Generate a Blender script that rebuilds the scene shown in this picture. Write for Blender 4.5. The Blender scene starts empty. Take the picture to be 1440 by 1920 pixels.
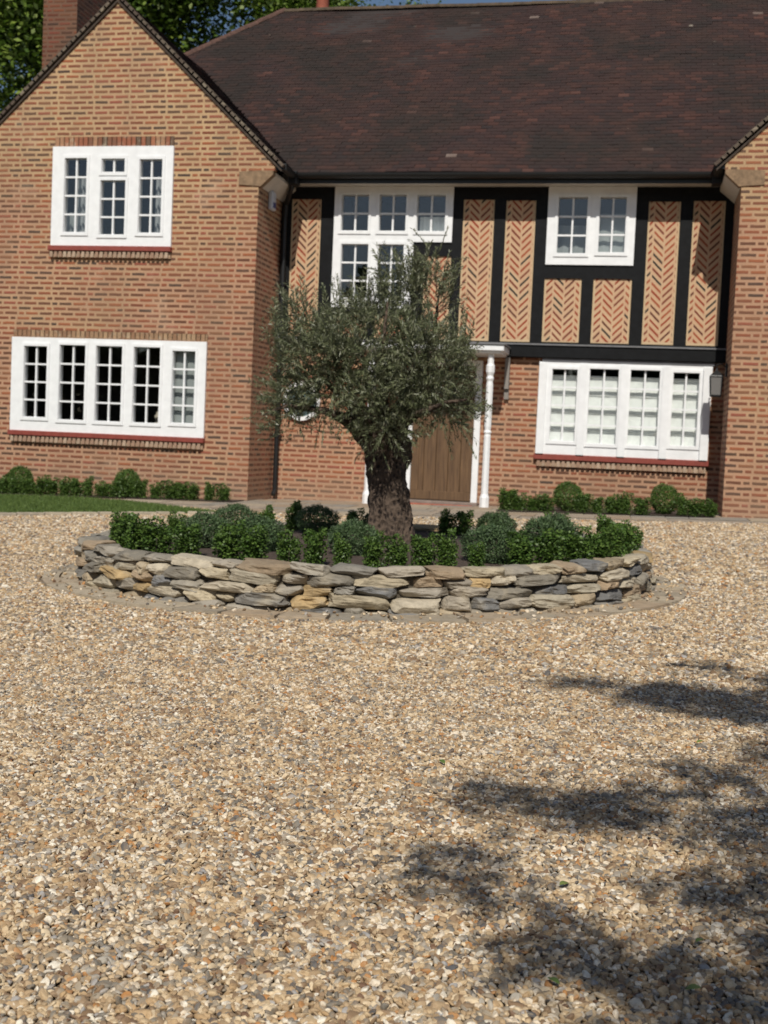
import bpy, bmesh, math, random
import numpy as np
from mathutils import Vector, Matrix, noise
random.seed(7); rng = np.random.default_rng(7)
S = bpy.context.scene; C = S.collection
PI = math.pi; R = math.radians

# ------------------------------------------------------------ camera, sky, sun, exposure
CF, CP, CR, CW, CH = 2300.0, .058, .043, .203, .919
fwd = Vector((-math.sin(CW)*math.cos(CP), math.cos(CW)*math.cos(CP), -math.sin(CP)))
rt = Vector((math.cos(CW), math.sin(CW), 0)); up = rt.cross(fwd)
r2 = rt*math.cos(CR)+up*math.sin(CR); u2 = -rt*math.sin(CR)+up*math.cos(CR)
cd = bpy.data.cameras.new('camera'); cam = bpy.data.objects.new('camera', cd); C.objects.link(cam)
M = Matrix((r2, u2, -fwd)).transposed().to_4x4(); M.translation = (0, 0, CH); cam.matrix_world = M
cd.sensor_fit = 'VERTICAL'; cd.sensor_height = 36; cd.lens = 36*CF/1920
cd.clip_start = .05; cd.clip_end = 500
cd.dof.use_dof = True; cd.dof.focus_distance = 3.1; cd.dof.aperture_fstop = 8
S.camera = cam
EL, AZ = R(45), R(7.5)
w = bpy.data.worlds.new('World'); S.world = w; w.use_nodes = True
nt = w.node_tree; bg = nt.nodes['Background']; sk = nt.nodes.new('ShaderNodeTexSky'); sk.sky_type = 'NISHITA'
sk.sun_disc = False; sk.sun_elevation = EL; sk.sun_rotation = PI-AZ; sk.air_density = 1.0; sk.dust_density = .9; sk.ozone_density = 2
nt.links.new(sk.outputs[0], bg.inputs[0]); bg.inputs[1].default_value = .075
sd = bpy.data.lights.new('sun', 'SUN'); sd.energy = 4.9; sd.angle = R(.53); sd.color = (1, .95, .86)
sun = bpy.data.objects.new('sun', sd); C.objects.link(sun)
sdir = Vector((math.sin(AZ)*math.cos(EL), -math.cos(AZ)*math.cos(EL), math.sin(EL)))
sun.rotation_euler = sdir.to_track_quat('Z', 'Y').to_euler(); sun.location = sdir*40
S.view_settings.view_transform = 'Standard'; S.view_settings.look = 'None'
S.view_settings.exposure = -.25; S.view_settings.gamma = 1
S.cycles.use_denoising = True
S.cycles.max_bounces = 7; S.cycles.transparent_max_bounces = 12

# ------------------------------------------------------------ layout
YF, YW = 18.14, 16.93
def gz(x, y=0): return .02*(max(-12, min(8, x))+2.2)          # the drive rises gently to the right
PC = (-1.71, 7.83)                                   # planter centre

# ------------------------------------------------------------ node helpers
def mat(name):
    m = bpy.data.materials.new(name); m.use_nodes = True
    return m, m.node_tree, m.node_tree.nodes['Principled BSDF']
class N:
    def __init__(s, t): s.t = t
    def new(s, k, **kw):
        n = s.t.nodes.new(k)
        for a, b in kw.items(): setattr(n, a, b)
        return n
    def put(s, sock, v):
        if isinstance(v, bpy.types.NodeSocket): s.t.links.new(v, sock)
        elif isinstance(v, (tuple, list)) and len(v) == 3 and sock.type == 'RGBA': sock.default_value = (*v, 1)
        elif v is not None: sock.default_value = v
    def m(s, op, a, b=None, c=None):
        n = s.new('ShaderNodeMath', operation=op); s.put(n.inputs[0], a); s.put(n.inputs[1], b); s.put(n.inputs[2], c)
        return n.outputs[0]
    def mix(s, f, a, b, bt='MIX'):
        n = s.new('ShaderNodeMix', data_type='RGBA', blend_type=bt)
        s.put(n.inputs[0], f); s.put(n.inputs[6], a); s.put(n.inputs[7], b); return n.outputs[2]
    def ramp(s, f, stops, interp='LINEAR'):
        n = s.new('ShaderNodeValToRGB'); cr = n.color_ramp; cr.interpolation = interp
        while len(cr.elements) < len(stops): cr.elements.new(.5)
        for e, (p, c) in zip(cr.elements, stops): e.position = p; e.color = (*c, 1) if len(c) == 3 else c
        s.put(n.inputs[0], f); return n.outputs[0]
    def noise(s, vec, scale, detail=3, rough=.55):
        n = s.new('ShaderNodeTexNoise'); s.put(n.inputs['Vector'], vec); n.inputs['Scale'].default_value = scale
        n.inputs['Detail'].default_value = detail; n.inputs['Roughness'].default_value = rough; return n.outputs[0]
    def white(s, a, b, c=0.0):
        cx = s.new('ShaderNodeCombineXYZ'); s.put(cx.inputs[0], a); s.put(cx.inputs[1], b); s.put(cx.inputs[2], c)
        n = s.new('ShaderNodeTexWhiteNoise', noise_dimensions='3D'); s.put(n.inputs['Vector'], cx.outputs[0]); return n.outputs['Value']
    def bump(s, h, st=.5, d=.01):
        n = s.new('ShaderNodeBump'); s.put(n.inputs['Height'], h); n.inputs['Strength'].default_value = st
        n.inputs['Distance'].default_value = d; return n.outputs[0]
    def obj(s): return s.new('ShaderNodeTexCoord').outputs['Object']
    def xyz(s, v):
        n = s.new('ShaderNodeSeparateXYZ'); s.put(n.inputs[0], v); return n.outputs
def simple(name, col, rough=.6, nscale=0, namt=.2, bump=0, metal=0):
    m, t, p = mat(name); n = N(t); p.inputs['Roughness'].default_value = rough; p.inputs['Metallic'].default_value = metal
    if nscale:
        f = n.noise(n.obj(), nscale, 4)
        a = tuple(c*(1-namt) for c in col); b = tuple(min(1, c*(1+namt)) for c in col)
        n.put(p.inputs['Base Color'], n.ramp(f, [(.3, a), (.7, b)]))
        if bump: n.put(p.inputs['Normal'], n.bump(f, bump, .01))
    else: p.inputs['Base Color'].default_value = (*col, 1)
    return m

BR_STOPS = [(0, (.19, .045, .018)), (.20, (.28, .07, .028)), (.38, (.10, .034, .016)), (.52, (.35, .10, .036)), (.64, (.055, .036, .022)), (.74, (.24, .10, .045)), (.84, (.32, .075, .045)), (.92, (.035, .030, .026)), (1, (.14, .10, .05))]
def brick_mat(name, m1=(.52, .35, .19), m2=(.455, .26, .16), dark=1.0):
    m, t, p = mat(name); n = N(t); o = n.obj(); x, y, z = n.xyz(o)
    u = n.m('ADD', x, y)
    wob = n.m('MULTIPLY', n.m('SUBTRACT', n.noise(o, 9, 2), .5), .012)
    zz = n.m('ADD', z, wob)
    row = n.m('FLOOR', n.m('DIVIDE', zz, .075)); fv = n.m('FRACT', n.m('DIVIDE', zz, .075))
    P = .5625
    rsel = n.m('FRACT', n.m('MULTIPLY', row, .5))                      # 0 or .5
    jit = n.m('MULTIPLY', n.white(row, 3.1), .10)
    uu = n.m('ADD', n.m('ADD', n.m('DIVIDE', u, P), n.m('MULTIPLY', rsel, .42)), jit)
    k = n.m('FLOOR', uu); fu = n.m('MULTIPLY', n.m('FRACT', uu), P)
    s2 = n.m('GREATER_THAN', fu, .225); s3 = n.m('GREATER_THAN', fu, .45)
    idx = n.m('ADD', s2, s3)
    loc = n.m('SUBTRACT', fu, n.m('MULTIPLY', idx, .225))
    wd = n.m('SUBTRACT', .225, n.m('MULTIPLY', s3, .1125))
    edge = n.m('MINIMUM', loc, n.m('SUBTRACT', wd, loc))
    ident = n.m('ADD', n.m('MULTIPLY', k, 3), idx)
    r1 = n.white(ident, row, 1.0); r2_ = n.white(ident, row, 5.0)
    ev = n.m('MULTIPLY', n.m('MINIMUM', fv, n.m('SUBTRACT', 1, fv)), .075)
    rag = n.m('MULTIPLY', n.m('SUBTRACT', n.noise(o, 60, 2), .5), .008)
    def ss(v, lo):
        q = n.new('ShaderNodeMapRange', interpolation_type='SMOOTHSTEP'); n.put(q.inputs[0], n.m('ADD', v, rag))
        q.inputs[1].default_value = lo-.003; q.inputs[2].default_value = lo+.003; return q.outputs[0]
    bm_ = n.m('MULTIPLY', ss(edge, .017), ss(ev, .0195))
    bc = n.ramp(r1, BR_STOPS, 'CONSTANT')
    bc = n.mix(n.m('MULTIPLY', r2_, .28), bc, (.38, .15, .07))
    bc = n.mix(n.m('MULTIPLY', n.noise(o, 45, 3), .5), bc, (.13, .06, .04))
    big = n.noise(o, .55, 3)
    mc = n.mix(n.ramp(n.m('SUBTRACT', n.m('ADD', big, .28), n.m('MULTIPLY', z, .07)), [(.38, (0, 0, 0)), (.62, (1, 1, 1))]), m1, m2)
    st_ = n.new('ShaderNodeMapping'); n.put(st_.inputs[0], o); st_.inputs['Scale'].default_value = (1.3, 1.3, .35)
    weath = n.ramp(n.noise(st_.outputs[0], 1.6, 5, .6), [(.35, (0, 0, 0)), (.7, (1, 1, 1))])
    mc = n.mix(n.m('MULTIPLY', n.m('MULTIPLY', r2_, r2_), .35), mc, (.36, .19, .11))
    mc = n.mix(n.m('MULTIPLY', n.noise(o, 30, 3), .22), mc, (.30, .21, .13))
    col = n.mix(bm_, mc, bc)
    col = n.mix(n.m('MULTIPLY', weath, .36), col, (.19, .12, .075))
    pale = n.ramp(n.noise(o, 1.1, 4, .65), [(.60, (0, 0, 0)), (.72, (1, 1, 1))])
    col = n.mix(n.m('MULTIPLY', pale, .22), col, (.62, .47, .33))
    low = n.new('ShaderNodeMapRange'); n.put(low.inputs[0], n.m('ADD', z, n.m('MULTIPLY', n.noise(o, 2.5, 3), .25))); low.inputs[1].default_value = .02; low.inputs[2].default_value = .55
    col = n.mix(n.m('MULTIPLY', n.m('SUBTRACT', 1, low.outputs[0]), .45), col, (.27, .2, .14))   # splash dirt at the base
    if dark != 1: col = n.mix(1, col, (dark, dark*.93, dark*.9), 'MULTIPLY')
    n.put(p.inputs['Base Color'], col); p.inputs['Roughness'].default_value = .92
    h = n.m('ADD', n.m('MULTIPLY', bm_, n.m('ADD', .6, n.m('MULTIPLY', r1, .4))), n.m('MULTIPLY', n.noise(o, 120, 3), .3))
    n.put(p.inputs['Normal'], n.bump(h, .7, .009))
    return m
def herring_mat():
    m, t, p = mat('herringbone_brick'); n = N(t); o = n.obj(); x, y, z = n.xyz(o); cw = .158
    oi = n.new('ShaderNodeObjectInfo').outputs['Random']
    xl = n.m('DIVIDE', n.m('ADD', x, 3.16-.02), cw); k = n.m('FLOOR', xl); l = n.m('MULTIPLY', n.m('FRACT', xl), cw)
    odd = n.m('MODULO', k, 2)
    v = n.m('ADD', z, n.m('SUBTRACT', n.m('MULTIPLY', odd, n.m('SUBTRACT', n.m('MULTIPLY', l, 2), cw-.045)), l))
    v = n.m('ADD', v, n.m('MULTIPLY', oi, .1))
    v = n.m('ADD', v, n.m('MULTIPLY', n.m('SUBTRACT', n.noise(o, 14, 2), .5), .012))
    q = n.m('DIVIDE', n.m('ADD', v, 10), .104); kid = n.m('FLOOR', q); f = n.m('FRACT', q)
    e1 = n.m('ABSOLUTE', n.m('SUBTRACT', f, .5)); e2 = n.m('ABSOLUTE', n.m('SUBTRACT', l, cw/2))
    r1 = n.white(kid, k, oi); r2_ = n.white(kid, n.m('ADD', k, 7), oi)
    b = n.m('MULTIPLY', n.m('LESS_THAN', e1, .19), n.m('LESS_THAN', e2, .067))
    # plain mortar margin round the panel, from the panel's own half size
    gx, gy, gz_ = n.xyz(n.new('ShaderNodeTexCoord').outputs['Generated'])
    mx = n.m('MULTIPLY', n.m('GREATER_THAN', gz_, .018), n.m('GREATER_THAN', n.m('MINIMUM', gx, n.m('SUBTRACT', 1, gx)), .055))
    b = n.m('MULTIPLY', b, mx)
    bc = n.ramp(r1, [(0, (.27, .05, .022)), (.3, (.18, .045, .025)), (.55, (.32, .08, .035)), (.72, (.12, .04, .025)), (.86, (.035, .028, .022)), (1, (.22, .07, .05))], 'CONSTANT')
    mc = n.mix(n.m('MULTIPLY', r2_, .5), (.58, .40, .245), (.47, .25, .15))
    mc = n.mix(n.m('SUBTRACT', 1, mx), mc, (.58, .43, .265))
    mc = n.mix(n.m('MULTIPLY', n.noise(o, 25, 3), .35), mc, (.38, .25, .14))
    n.put(p.inputs['Base Color'], n.mix(b, mc, bc)); p.inputs['Roughness'].default_value = .9
    n.put(p.inputs['Normal'], n.bump(n.m('ADD', b, n.m('MULTIPLY', n.noise(o, 90, 3), .4)), .6, .008))
    return m
def tile_mat():
    m, t, p = mat('clay_tiles'); n = N(t); o = n.obj()
    a = n.new('ShaderNodeAttribute', attribute_name='rnd'); r = a.outputs['Fac']
    c = n.ramp(r, [(0, (.034, .018, .019)), (.35, (.046, .023, .022)), (.6, (.028, .019, .021)), (.85, (.060, .026, .022)), (.97, (.075, .032, .027)), (.996, (.10, .045, .036)), (1, (.2, .15, .13))])
    big = n.noise(o, .7, 4)
    c = n.mix(n.ramp(big, [(.42, (0, 0, 0)), (.62, (.75, .75, .75))]), c, (.020, .017, .016))
    c = n.mix(n.m('MULTIPLY', n.ramp(n.noise(o, 1.7, 4), [(.5, (0, 0, 0)), (.75, (1, 1, 1))]), .5), c, (.075, .034, .026))
    c = n.mix(n.m('MULTIPLY', n.noise(o, 28, 4), .4), c, (.05, .045, .038))
    lich = n.ramp(n.noise(o, 5.5, 2, .3), [(.79, (0, 0, 0)), (.815, (1, 1, 1))])
    c = n.mix(n.m('MULTIPLY', lich, .6), c, (.34, .3, .24))
    n.put(p.inputs['Base Color'], c); p.inputs['Roughness'].default_value = .9; p.inputs['Specular IOR Level'].default_value = .2
    n.put(p.inputs['Normal'], n.bump(n.noise(o, 60, 3), .4, .006)); return m
def leaf_mat(name, c1, c2, back, rough=.5, trans=.25):
    m, t, p = mat(name); n = N(t)
    r = n.new('ShaderNodeAttribute', attribute_name='rnd').outputs['Fac']
    g = n.new('ShaderNodeNewGeometry').outputs['Backfacing']
    c = n.mix(r, c1, c2); c = n.mix(g, c, back)
    n.put(p.inputs['Base Color'], c); p.inputs['Roughness'].default_value = rough
    p.inputs['Specular IOR Level'].default_value = .35
    tr = n.new('ShaderNodeBsdfTranslucent'); n.put(tr.inputs[0], n.mix(.5, c, (c1[0]*1.6, c1[1]*1.8, c1[2])))
    mx = n.new('ShaderNodeMixShader'); mx.inputs[0].default_value = trans
    t.links.new(p.outputs[0], mx.inputs[1]); t.links.new(tr.outputs[0], mx.inputs[2])
    t.links.new(mx.outputs[0], t.nodes['Material Output'].inputs[0]); return m
def glass_mat():
    m, t, p = mat('window_glass'); n = N(t); o = n.obj()
    g = n.new('ShaderNodeBsdfGlossy'); g.inputs['Roughness'].default_value = .015; g.inputs[0].default_value = (1, 1, 1, 1)
    n.put(g.inputs['Normal'], n.bump(n.noise(o, 1.6, 1), .12, .02))
    tb = n.new('ShaderNodeBsdfTransparent'); tb.inputs[0].default_value = (.96, .965, .96, 1)
    lw = n.new('ShaderNodeLayerWeight'); lw.inputs[0].default_value = .5; fr = n.m('POWER', lw.outputs['Facing'], 4.0)
    mx = n.new('ShaderNodeMixShader'); n.put(mx.inputs[0], n.m('MULTIPLY_ADD', fr, .6, .06))
    t.links.new(tb.outputs[0], mx.inputs[1]); t.links.new(g.outputs[0], mx.inputs[2])
    t.links.new(mx.outputs[0], t.nodes['Material Output'].inputs[0]); t.nodes.remove(p); return m
def attr_stone_mat(name, nscale=22, bump=.6, rough=.85):
    m, t, p = mat(name); n = N(t); o = n.obj()
    c = n.new('ShaderNodeAttribute', attribute_name='col').outputs['Color']
    f = n.noise(o, nscale, 5, .65)
    c = n.mix(n.ramp(f, [(.35, (0, 0, 0)), (.7, (.8, .8, .8))]), c, n.mix(.55, c, (.10, .085, .06)))
    c = n.mix(n.ramp(n.noise(o, nscale*.35, 3), [(.55, (0, 0, 0)), (.72, (.55, .55, .55))]), c, (.42, .36, .26))
    mp = n.new('ShaderNodeMapping'); n.put(mp.inputs[0], o); mp.inputs['Scale'].default_value = (1, 1, 5)
    st = n.noise(mp.outputs[0], nscale*.8, 4)
    n.put(p.inputs['Base Color'], c); p.inputs['Roughness'].default_value = rough
    n.put(p.inputs['Normal'], n.bump(n.m('ADD', f, st), bump, .012)); return m

GR = [(0, (.37, .255, .14)), (.12, (.52, .38, .22)), (.25, (.65, .515, .335)), (.36, (.21, .13, .07)), (.45, (.44, .29, .145)), (.51, (.34, .31, .26)), (.57, (.16, .145, .12)), (.63, (.70, .60, .46)), (.73, (.27, .225, .165)), (.81, (.075, .075, .078)), (.87, (.42, .19, .055)), (.905, (.76, .70, .58)), (.95, (.12, .055, .028)), (.975, (.32, .31, .30))]
def pebble_mat():
    m, t, p = mat('pebbles'); n = N(t); o = n.obj()
    a = n.new('ShaderNodeAttribute', attribute_name='pcol', attribute_type='INSTANCER'); r = a.outputs['Fac']
    c = n.ramp(r, GR, 'CONSTANT')
    r2 = n.m('FRACT', n.m('MULTIPLY', r, 977.0))
    f = n.noise(o, 90, 3, .6)
    off = n.new('ShaderNodeVectorMath', operation='ADD'); n.put(off.inputs[0], o)
    cx = n.new('ShaderNodeCombineXYZ'); n.put(cx.inputs[0], n.m('MULTIPLY', r, 50.0)); n.put(off.inputs[1], cx.outputs[0])
    f = n.noise(off.outputs[0], 110, 3, .6)
    c = n.mix(n.ramp(f, [(.45, (0, 0, 0)), (.68, (.65, .65, .65))]), c, (.27, .17, .09))
    c = n.mix(n.m('MULTIPLY', r2, .15), c, (.62, .50, .33))
    n.put(p.inputs['Base Color'], c); p.inputs['Roughness'].default_value = .7
    n.put(p.inputs['Normal'], n.bump(f, .3, .002)); return m
def ground_gravel_mat():
    m, t, p = mat('gravel_bed'); n = N(t); o = n.obj()
    v = n.new('ShaderNodeTexVoronoi'); n.put(v.inputs[0], o); v.inputs['Scale'].default_value = 62
    cx, cy, cz = n.xyz(v.outputs['Color'])
    c = n.ramp(cx, GR, 'CONSTANT'); d = v.outputs['Distance']
    c = n.mix(n.ramp(d, [(.45, (0, 0, 0)), (.8, (1, 1, 1))]), c, (.12, .085, .05))
    n.put(p.inputs['Base Color'], c); p.inputs['Roughness'].default_value = .9
    n.put(p.inputs['Normal'], n.bump(n.m('SUBTRACT', 1, d), .8, .012)); return m

brick = brick_mat('brick_wall'); brick_old = brick_mat('chimney_brick', (.22, .115, .075), (.18, .095, .07), .6)
herring = herring_mat(); tiles = tile_mat(); glass = glass_mat()
white = simple('white_paint', (.79, .80, .805), .45, 9, .05, .08)
black = simple('black_paint', (.0045, .005, .006), .7, 12, .4, .3); black.node_tree.nodes['Principled BSDF'].inputs['Specular IOR Level'].default_value = .22
blackmetal = simple('black_metal', (.008, .009, .010), .45)
soffit_m = simple('cream_soffit', (.60, .56, .50), .6, 8, .06)
redtile = simple('red_sill_paint', (.235, .05, .035), .5, 14, .15)
sandstone = simple('kneeler_stone', (.22, .145, .085), .9, 16, .3, .4)
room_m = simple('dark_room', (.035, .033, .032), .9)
blind_m = simple('blind_fabric', (.84, .87, .85), .8, 10, .08)
greyblind = simple('grey_blind_fabric', (.30, .33, .33), .8, 8, .05)
curtain_m = simple('curtain_fabric', (.33, .35, .36), .85, 10, .1)
terracotta = simple('terracotta', (.30, .085, .05), .8, 12, .25)
lead_m = simple('lead_sheet', (.16, .16, .165), .55, 10, .2)
soil_m = simple('soil', (.065, .045, .034), .95, 45, .5, .9)
paving_m = simple('paving_stone', (.30, .25, .195), .85, 7, .3, .35)
kerb_m = attr_stone_mat('kerb_stone', 18, .4, .85); stone_m = attr_stone_mat('wall_stone')
peb_m = pebble_mat(); gbed = ground_gravel_mat()
def wood_mat(name, a, b, rough=.5):
    m, t, p = mat(name); n = N(t); o = n.obj()
    mp = n.new('ShaderNodeMapping'); n.put(mp.inputs[0], o); mp.inputs['Scale'].default_value = (14, 14, .9)
    f = n.noise(mp.outputs[0], 3, 5, .6)
    n.put(p.inputs['Base Color'], n.ramp(f, [(.3, a), (.7, b)])); p.inputs['Roughness'].default_value = rough
    n.put(p.inputs['Normal'], n.bump(f, .3, .004)); return m
oak = wood_mat('oak_door', (.07, .037, .017), (.165, .095, .045))
def bark_mat():
    m, t, p = mat('olive_bark'); n = N(t); o = n.obj()
    mp = n.new('ShaderNodeMapping'); n.put(mp.inputs[0], o); mp.inputs['Scale'].default_value = (1, 1, .65)
    v = n.new('ShaderNodeTexVoronoi'); n.put(v.inputs[0], mp.outputs[0]); v.inputs['Scale'].default_value = 38
    f = n.noise(mp.outputs[0], 30, 5, .7)
    h = n.m('ADD', n.m('MULTIPLY', v.outputs['Distance'], 1.2), f)
    n.put(p.inputs['Base Color'], n.ramp(h, [(.5, (.009, .006, .005)), (.8, (.034, .022, .016)), (1.0, (.10, .070, .050))])); p.inputs['Roughness'].default_value = .95
    n.put(p.inputs['Normal'], n.bump(h, 1, .02)); return m
bark = bark_mat()
def grass_m():
    m, t, p = mat('lawn_grass'); n = N(t)
    r = n.new('ShaderNodeAttribute', attribute_name='rnd').outputs['Fac']
    n.put(p.inputs['Base Color'], n.mix(r, (.045, .085, .012), (.10, .15, .025))); p.inputs['Roughness'].default_value = .7; return m
grass_mt = grass_m()
box_leaf = leaf_mat('box_leaf', (.05, .105, .018), (.125, .20, .04), (.07, .12, .035), .45)
hebe_leaf = leaf_mat('hebe_leaf', (.055, .10, .04), (.12, .18, .075), (.09, .13, .07), .55)
olive_leaf = leaf_mat('olive_leaf', (.055, .068, .03), (.175, .19, .10), (.28, .29, .20), .42, .15)
tree_leaf = leaf_mat('tree_leaf', (.065, .125, .015), (.21, .28, .045), (.08, .12, .03), .5, .3)
far_leaf = leaf_mat('far_leaf', (.02, .04, .01), (.05, .07, .018), (.05, .07, .02), .6, .2)
dark_twig = simple('twig_bark', (.05, .04, .03), .9)

# ------------------------------------------------------------ mesh helpers
class MB:
    def __init__(s): s.v = []; s.f = []; s.c = []
    def box(s, x0, x1, y0, y1, z0, z1, col=None):
        if x1 < x0: x0, x1 = x1, x0
        if y1 < y0: y0, y1 = y1, y0
        if z1 < z0: z0, z1 = z1, z0
        b = len(s.v)
        s.v += [(x0,y0,z0),(x1,y0,z0),(x1,y1,z0),(x0,y1,z0),(x0,y0,z1),(x1,y0,z1),(x1,y1,z1),(x0,y1,z1)]
        s.f += [tuple(b+i for i in q) for q in ((3,2,1,0),(4,5,6,7),(0,1,5,4),(1,2,6,5),(2,3,7,6),(3,0,4,7))]
        s.c += [col]*6; return s
    def poly(s, pts, col=None):
        b = len(s.v); s.v += [tuple(p) for p in pts]; s.f.append(tuple(range(b, b+len(pts)))); s.c.append(col); return s
    def prism_y(s, xz, y0, y1, col=None):                 # outline in x,z extruded along y
        b = len(s.v); k = len(xz)
        s.v += [(x, y0, z) for x, z in xz]+[(x, y1, z) for x, z in xz]
        s.f += [tuple(range(b, b+k)), tuple(range(b+2*k-1, b+k-1, -1))]+[(b+i, b+k+i, b+k+(i+1) % k, b+(i+1) % k) for i in range(k)]
        s.c += [col]*(k+2); return s
    def prism_z(s, xy, z0, z1, col=None):
        b = len(s.v); k = len(xy)
        s.v += [(x, y, z0) for x, y in xy]+[(x, y, z1) for x, y in xy]
        s.f += [tuple(range(b, b+k)), tuple(range(b+2*k-1, b+k-1, -1))]+[(b+i, b+k+i, b+k+(i+1) % k, b+(i+1) % k) for i in range(k)]
        s.c += [col]*(k+2); return s
    def tube(s, pts, rads, seg=8, cap=True, col=None):
        pts = [Vector(p) for p in pts]
        if not hasattr(rads, '__len__'): rads = [rads]*len(pts)
        b = len(s.v); ref = Vector((.13, .31, .94)) if abs((pts[-1]-pts[0]).normalized().z) < .9 else Vector((1, .1, 0))
        for i, p in enumerate(pts):
            d = (pts[min(i+1, len(pts)-1)]-pts[max(i-1, 0)]).normalized(); a = d.cross(ref).normalized(); e = d.cross(a)
            for j in range(seg):
                t = 2*PI*j/seg; q = p+(a*math.cos(t)+e*math.sin(t))*rads[i]; s.v.append(tuple(q))
        for i in range(len(pts)-1):
            for j in range(seg):
                s.f.append((b+i*seg+j, b+i*seg+(j+1) % seg, b+(i+1)*seg+(j+1) % seg, b+(i+1)*seg+j)); s.c.append(col)
        if cap:
            s.f += [tuple(b+j for j in range(seg))[::-1], tuple(b+(len(pts)-1)*seg+j for j in range(seg))]; s.c += [col]*2
        return s
    def lathe(s, prof, x, y, seg=16, sq=False, col=None):    # prof: (r, z)
        b = len(s.v)
        for r, z in prof:
            for j in range(seg):
                t = 2*PI*(j+.5)/seg; s.v.append((x+r*math.cos(t), y+r*math.sin(t), z))
        for i in range(len(prof)-1):
            for j in range(seg): s.f.append((b+i*seg+j, b+i*seg+(j+1) % seg, b+(i+1)*seg+(j+1) % seg, b+(i+1)*seg+j)); s.c.append(col)
        s.f += [tuple(b+j for j in range(seg))[::-1], tuple(b+(len(prof)-1)*seg+j for j in range(seg))]; s.c += [col]*2
        return s
    def build(s, name, m, parent=None, smooth=False, bevel=0, origin=None):
        me = bpy.data.meshes.new(name); v = np.array(s.v, float)
        if origin is not None: v = v-np.array(origin)
        me.from_pydata(v.tolist(), [], s.f); me.materials.append(m)
        if any(c is not None for c in s.c):
            a = me.attributes.new('col', 'FLOAT_COLOR', 'FACE')
            a.data.foreach_set('color', np.array([(*(c or (.3, .3, .3)), 1) for c in s.c], 'f').ravel())
        bm = bmesh.new(); bm.from_mesh(me); bmesh.ops.recalc_face_normals(bm, faces=bm.faces)
        if bevel: bmesh.ops.bevel(bm, geom=bm.edges[:], offset=bevel, segments=1, affect='EDGES')
        bm.to_mesh(me); bm.free()
        if smooth: me.polygons.foreach_set('use_smooth', [True]*len(me.polygons))
        o = bpy.data.objects.new(name, me); C.objects.link(o)
        if origin is not None: o.location = origin
        if parent is not None:
            o.parent = parent
            if parent.type == 'EMPTY' and origin is None: o.location = -Vector(parent['at']) if 'at' in parent else (0, 0, 0)
        return o
def mesh_np(name, V, F, m, rnd=None, col=None, parent=None, smooth=False):
    """V (n,3), F (k,4) or (k,3)"""
    me = bpy.data.meshes.new(name); k, q = F.shape
    me.vertices.add(len(V)); me.vertices.foreach_set('co', V.astype('f').ravel())
    me.loops.add(k*q); me.loops.foreach_set('vertex_index', F.astype('i').ravel())
    me.polygons.add(k); me.polygons.foreach_set('loop_start', np.arange(0, k*q, q, dtype='i'))
    try: me.polygons.foreach_set('loop_total', np.full(k, q, 'i'))
    except Exception: pass
    me.update(calc_edges=True); me.validate(); me.materials.append(m)
    if rnd is not None and len(rnd) == len(me.polygons):
        a = me.attributes.new('rnd', 'FLOAT', 'FACE'); a.data.foreach_set('value', rnd.astype('f'))
    if col is not None:
        a = me.attributes.new('col', 'FLOAT_COLOR', 'FACE'); a.data.foreach_set('color', np.c_[col, np.ones(len(col))].astype('f').ravel())
    if smooth: me.polygons.foreach_set('use_smooth', [True]*k)
    o = bpy.data.objects.new(name, me); C.objects.link(o)
    if parent is not None: o.parent = parent
    return o
def tag(o, label, cat, group=None, kind=None):
    if label: o['label'] = label
    if cat: o['category'] = cat
    if group: o['group'] = group
    if kind: o['kind'] = kind
    return o
def struct(o, label=None):
    o['kind'] = 'structure'
    if label: o['label'] = label
    return o
def thing(name, label, cat, loc=(0, 0, 0), group=None):
    o = bpy.data.objects.new(name, None); C.objects.link(o); o.location = loc; o.empty_display_size = .2
    return tag(o, label, cat, group)
def local(o, parent):      # parent a world-built mesh under an Empty standing elsewhere
    o.parent = parent; o.location = -parent.location; return o

def leaf_cards(P, D, L, W, nrm=None, fold=.0):
    """leaves as two-quad... here one 4-vertex rhombus each: base, side, tip, side. P base points, D unit directions"""
    n_ = len(P); rv = rng.normal(size=(n_, 3)) if nrm is None else nrm
    side = np.cross(D, rv); side /= np.linalg.norm(side, axis=1)[:, None]+1e-9
    up_ = np.cross(side, D)
    L = L[:, None]; W = W[:, None]
    V = np.stack([P, P+D*L*.5+side*W*.5+up_*W*fold, P+D*L, P+D*L*.5-side*W*.5+up_*W*fold], 1).reshape(-1, 3)
    F = np.arange(4*n_).reshape(n_, 4)
    return V, F

# ------------------------------------------------------------ ground, paths, lawn
def sloped_sheet(name, poly, m, dz, kind='structure', sub=None):
    mb = MB(); mb.poly([(x, y, gz(x)+dz) for x, y in poly]); o = mb.build(name, m); o['kind'] = kind; return o
mb = MB()
xs = [-120, -60, -30, -12, -4, 0, 4, 8, 30, 60, 120]
for i in range(len(xs)-1):
    for y0, y1 in ((-90, -20), (-20, 0), (0, 20), (20, 60), (60, 220)):
        mb.poly([(xs[i], y0, gz(xs[i])), (xs[i+1], y0, gz(xs[i+1])), (xs[i+1], y1, gz(xs[i+1])), (xs[i], y1, gz(xs[i]))])
struct(mb.build('ground', gbed), 'pale gravel drive sheet under the loose pebbles')

PATH = [(-12, 15.75), (-8, 15.85), (-5.9, 15.3), (-5.0, 14.6), (-3.0, 14.55), (0, 15.45), (1.6, 15.9), (6, 15.9), (6, YF), (-12, YF)]
path = sloped_sheet('path', PATH, paving_m, .018); path['label'] = 'buff stone paving running along the foot of the house'
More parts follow.
